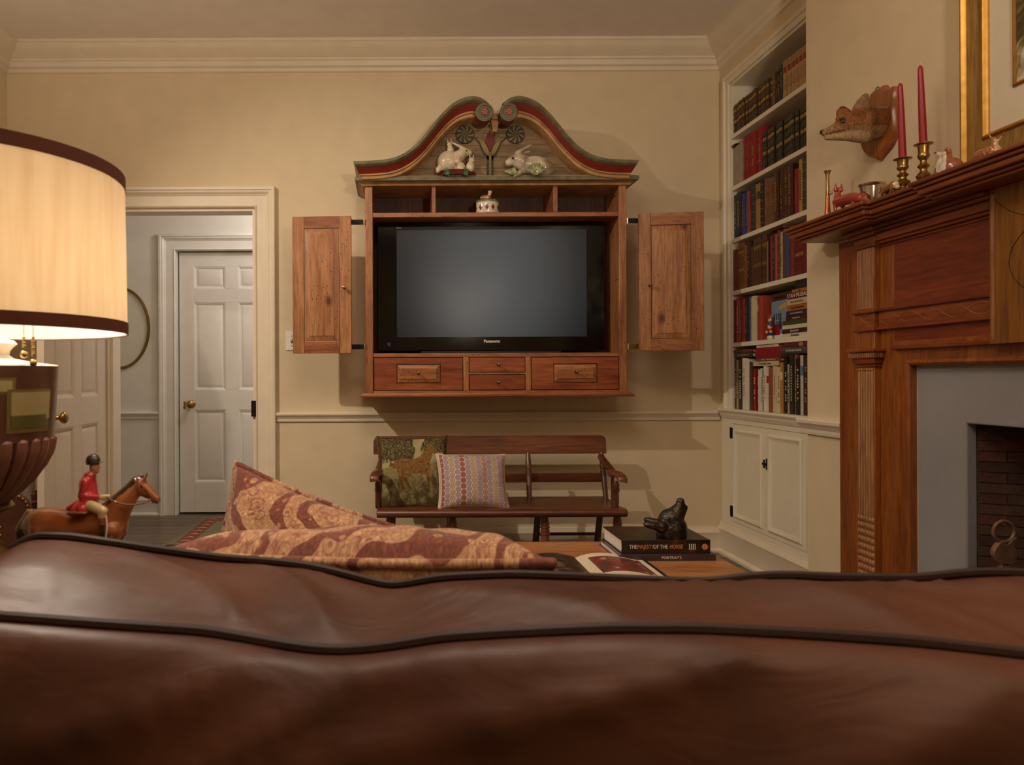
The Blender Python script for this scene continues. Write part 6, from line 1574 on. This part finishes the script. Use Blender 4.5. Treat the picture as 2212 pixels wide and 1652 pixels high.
G().box(q(168,1100,0)[0],q(205,1100,0)[0],YQ-.036,YQ+.036,PZ(1101,YQ),PZ(1094,YQ)).build('saddle', m_rein, hr, bev=.002)
blob('head', [('e',q(204,1008),(11*u,10*u,14*u)),('c',q(200,1024),q(202,1012),7*u,8*u),('e',q(214,1010),(3*u,2.5*u,3.5*u)),('e',q(211,1018),(4*u,6*u,4*u))], .0012, glz, hr, lambda p: L3('#c08c70'))
G().ell(q(211,1006,-8*u), 1.3*u, seg=8, rows=6).ell(q(196,1012,-9.5*u), (2*u,1.4*u,3*u), seg=8, rows=6).build('face_detail', L_ if False else plain('figurine_flesh','#a06a52',.3), hr)
g = G().ell(q(201,996), (15.5*u,14*u,17*u), seg=24, rows=14)
for v in g.v: v.z = max(v.z, PZ(1000,YQ))
g.build('riding_cap', plain('dark_cap_glaze','#3a3630',.15,coat=.6), hr)
g = G().ell(q(214,998), (9*u,9*u,1.8*u), seg=20, rows=8).build('cap_peak', bpy.data.materials['dark_cap_glaze'], hr)
# ------------------------------------------------------------------ leather armchair by the door
ac = thing('leather_armchair', 'brown leather armchair with nailhead trim on its rolled arm', 'armchair', (-1.72,2.75,0))
ya0, xa1 = 2.45, PX(62, 2.45)
def roll(xc, y0, y1, zc, r, name, flip=1):
    pr = [(xc+r*1.0*math.cos(t), zc+r*.92*math.sin(t)) for t in [-.5+ (PI+1.0)*i/16 for i in range(17)]]
    pr += [(xc-r*.55,zc-.30),(xc+r*.55,zc-.30)]
    return G().prism(pr, 'y', y0, y1).build(name, m_lea, ac, bev=.012, bseg=3)
rA = .066; xcA = xa1-rA; zA = PZ(1056,ya0)-rA
g = roll(xcA, ya0, 3.05, zA, rA, 'arm')
g2 = roll(xcA-.66, ya0, 3.05, zA, rA, 'arm')
m_nail = metal('nailhead_brass', '#a08050', .35)
for xc in (xcA, xcA-.66):
    par = g if xc == xcA else g2
    for i in range(15):
        t = -.35+(PI+.7)*i/14; G().ell((xc+rA*.82*math.cos(t), ya0, zA+rA*.76*math.sin(t)), (.0052,.004,.0052), seg=8, rows=6).build('nailhead', m_nail, par)
    for i in range(8):
        for s in (-1,1): G().ell((xc+s*rA*.42, ya0, zA-.055-.027*i), (.0052,.004,.0052), seg=8, rows=6).build('nailhead', m_nail, par)
G().box(xcA-.62,xcA-.04,ya0+.01,3.0,.12,.36).build('seat_base', m_lea, ac, bev=.02)
G().box(xcA-.615,xcA-.045,ya0-.03,2.98,.36,.49).build('seat_cushion', m_lea, ac, bev=.04, bseg=4)
G().box(xcA-.72,xcA+.06,2.98,3.16,.12,.60).build('backrest', m_lea, ac, bev=.05, bseg=4)
for x in (xcA-.66,xcA):
    for y in (ya0+.05,3.08): G().lathe([(.016,0),(.024,.13)], (x,y,0), 12).build('foot', m_foot, ac)
v_ = Vector((xcA-ac.location.x, ya0-ac.location.y, 0)); rz_ = math.radians(27)
v2_ = Matrix.Rotation(rz_, 3, 'Z') @ v_
ac.location = (xcA-v2_.x, ya0-v2_.y, 0); ac.rotation_euler = (0,0,rz_)
# ------------------------------------------------------------------ basket of newspapers behind the armchair
yk = 3.62; xk = -1.905; zkt = PZ(1062, yk)
bk_ = thing('newspaper_basket', 'terracotta-coloured basket standing in the corner behind the armchair', 'basket', (xk,yk,0))
m_wick = plain('terracotta_wicker', '#8c4e34', .7, var=.2, scale=60, bump=.4, bscale=120)
hk_ = zkt
G().lathe([(.001,0),(.105,0),(.126,hk_),(.119,hk_),(.099,.01),(.001,.01)], (xk,yk,0), 28).build('basket_body', m_wick, bk_)
for i in range(6): G().tube([(xk+(.105+.021*(i+.5)/6)*math.cos(2*PI*j/28), yk+(.105+.021*(i+.5)/6)*math.sin(2*PI*j/28), hk_*(i+.5)/6) for j in range(28)], .008, 6, True).build('woven_band', m_wick, bk_)
m_news = plain('newsprint', '#c9bca0', .9, var=.12, scale=90)
for i in range(9):
    x = xk-.066+.0165*i; hh = hk_+.10+.05*math.sin(i*2.1)+.03; yy = yk+.02*math.cos(i*1.7)-.005
    M = Matrix.Translation((x,yy,.012)) @ Matrix.Rotation(.06*(i-4)/4, 4, 'Y') @ Matrix.Rotation(.06*math.sin(i), 4, 'X')
    n_ = thing('newspaper', 'folded newspaper in the basket, '+ORD[i]+' from the corner', 'newspaper', M=M, group='newspapers in the basket')
    G().prism([(-.006,-.06),(.006,-.06),(.008,.0),(.006,.06),(-.004,.058),(-.007,.0)], 'z', 0, hh).build('folded_sheets', m_news, n_, local=True)
    G().box(-.0072,-.0060,-.045,.045,hh*.55,hh*.93).build('newsprint_column', bmat('#8a7c68','gloss'), n_, local=True)
# ------------------------------------------------------------------ hall: rug and oval portrait
def gf(px, py):
    Y = EYE*FPX/(py-CY); return PX(px,Y), Y
rx0, ry0 = gf(408,1150); rx1, ry1 = gf(432,1117)
rug = thing('hall_rug', 'patterned wool rug with green border in the hall', 'rug', (rx1+.4,5.0,0))
x0r = (rx0+rx1)/2-.02; y1r = ry1; y0r = 4.62
m_rg = plain('rug_green', '#6f6c52', .95, var=.12, scale=70, bump=.3, bscale=300); m_rr = plain('rug_red', '#7c3a2a', .95, var=.15, scale=70, bump=.3, bscale=300); m_rc = plain('rug_cream', '#a8977a', .95, var=.12, scale=70)
G().box(x0r,x0r+.8,y0r,y1r,0,.008).build('pile', m_rg, rug, bev=.002)
G().box(x0r+.05,x0r+.15,y0r+.05,y1r-.05,.0,.0088).box(x0r+.65,x0r+.75,y0r+.05,y1r-.05,.0,.0088).box(x0r+.15,x0r+.65,y1r-.15,y1r-.05,0,.0088).box(x0r+.15,x0r+.65,y0r+.05,y0r+.15,0,.0088).build('border', m_rr, rug)
g = G()
for i in range(8):
    y = y0r+.08+(y1r-y0r-.16)*i/7.2; g.prism([(x0r+.06,y),(x0r+.10,y+.045),(x0r+.14,y),(x0r+.10,y+.018)], 'z', 0, .0096)
for i in range(6):
    x = x0r+.18+.45*i/5.5; g.prism([(x,y1r-.14),(x+.03,y1r-.06),(x+.06,y1r-.14),(x+.03,y1r-.11)], 'z', 0, .0096)
g.build('border_motifs', m_rc, rug)['kind'] = 'stuff'
yo_ = YH-.012
po = thing('oval_portrait', 'oval gilt-framed portrait sketch on the hall wall', 'picture', (PX(262,yo_),YH,PZ(708,yo_,280)))
cxo, czo = PX(258,yo_), PZ(708,yo_,290); ra_, rb2_ = 66*yo_/FPX, 89*yo_/FPX
def ov(r0, z, n=64): return [Vector((cxo+(ra_+r0)*math.cos(2*PI*i/n), z, czo+(rb2_+r0)*math.sin(2*PI*i/n))) for i in range(n)]
G().rings([ov(0,YH-.001),ov(0,YH-.018),ov(-.006,YH-.026),ov(-.014,YH-.024),ov(-.020,YH-.014),ov(-.020,YH-.001)], cap0=False, cap1=False).build('oval_frame', m_brassd, po)
m_pap = plain('portrait_paper', '#d9d4c6', .8, var=.03)
G().rings([ov(-.018,YH-.002),ov(-.018,YH-.008)]).build('portrait_paper', m_pap, po)
def dot(px, py, a, b, mt, nm, y=.0086):
    p = P(px,py,YH-.01); n = 20
    G().rings([[Vector((p.x+a*math.cos(2*PI*i/n), YH-.0075, p.z+b*math.sin(2*PI*i/n))) for i in range(n)],[Vector((p.x+a*math.cos(2*PI*i/n), YH-y, p.z+b*math.sin(2*PI*i/n))) for i in range(n)]]).build(nm, mt, po)
dot(262,662,.036,.045,bmat('#a89a8c','gloss'),'sketched_hair'); dot(259,668,.034,.050,m_pap,'sketched_face',.0092); dot(262,700,.05,.022,bmat('#c8bdae','gloss'),'sketched_collar')
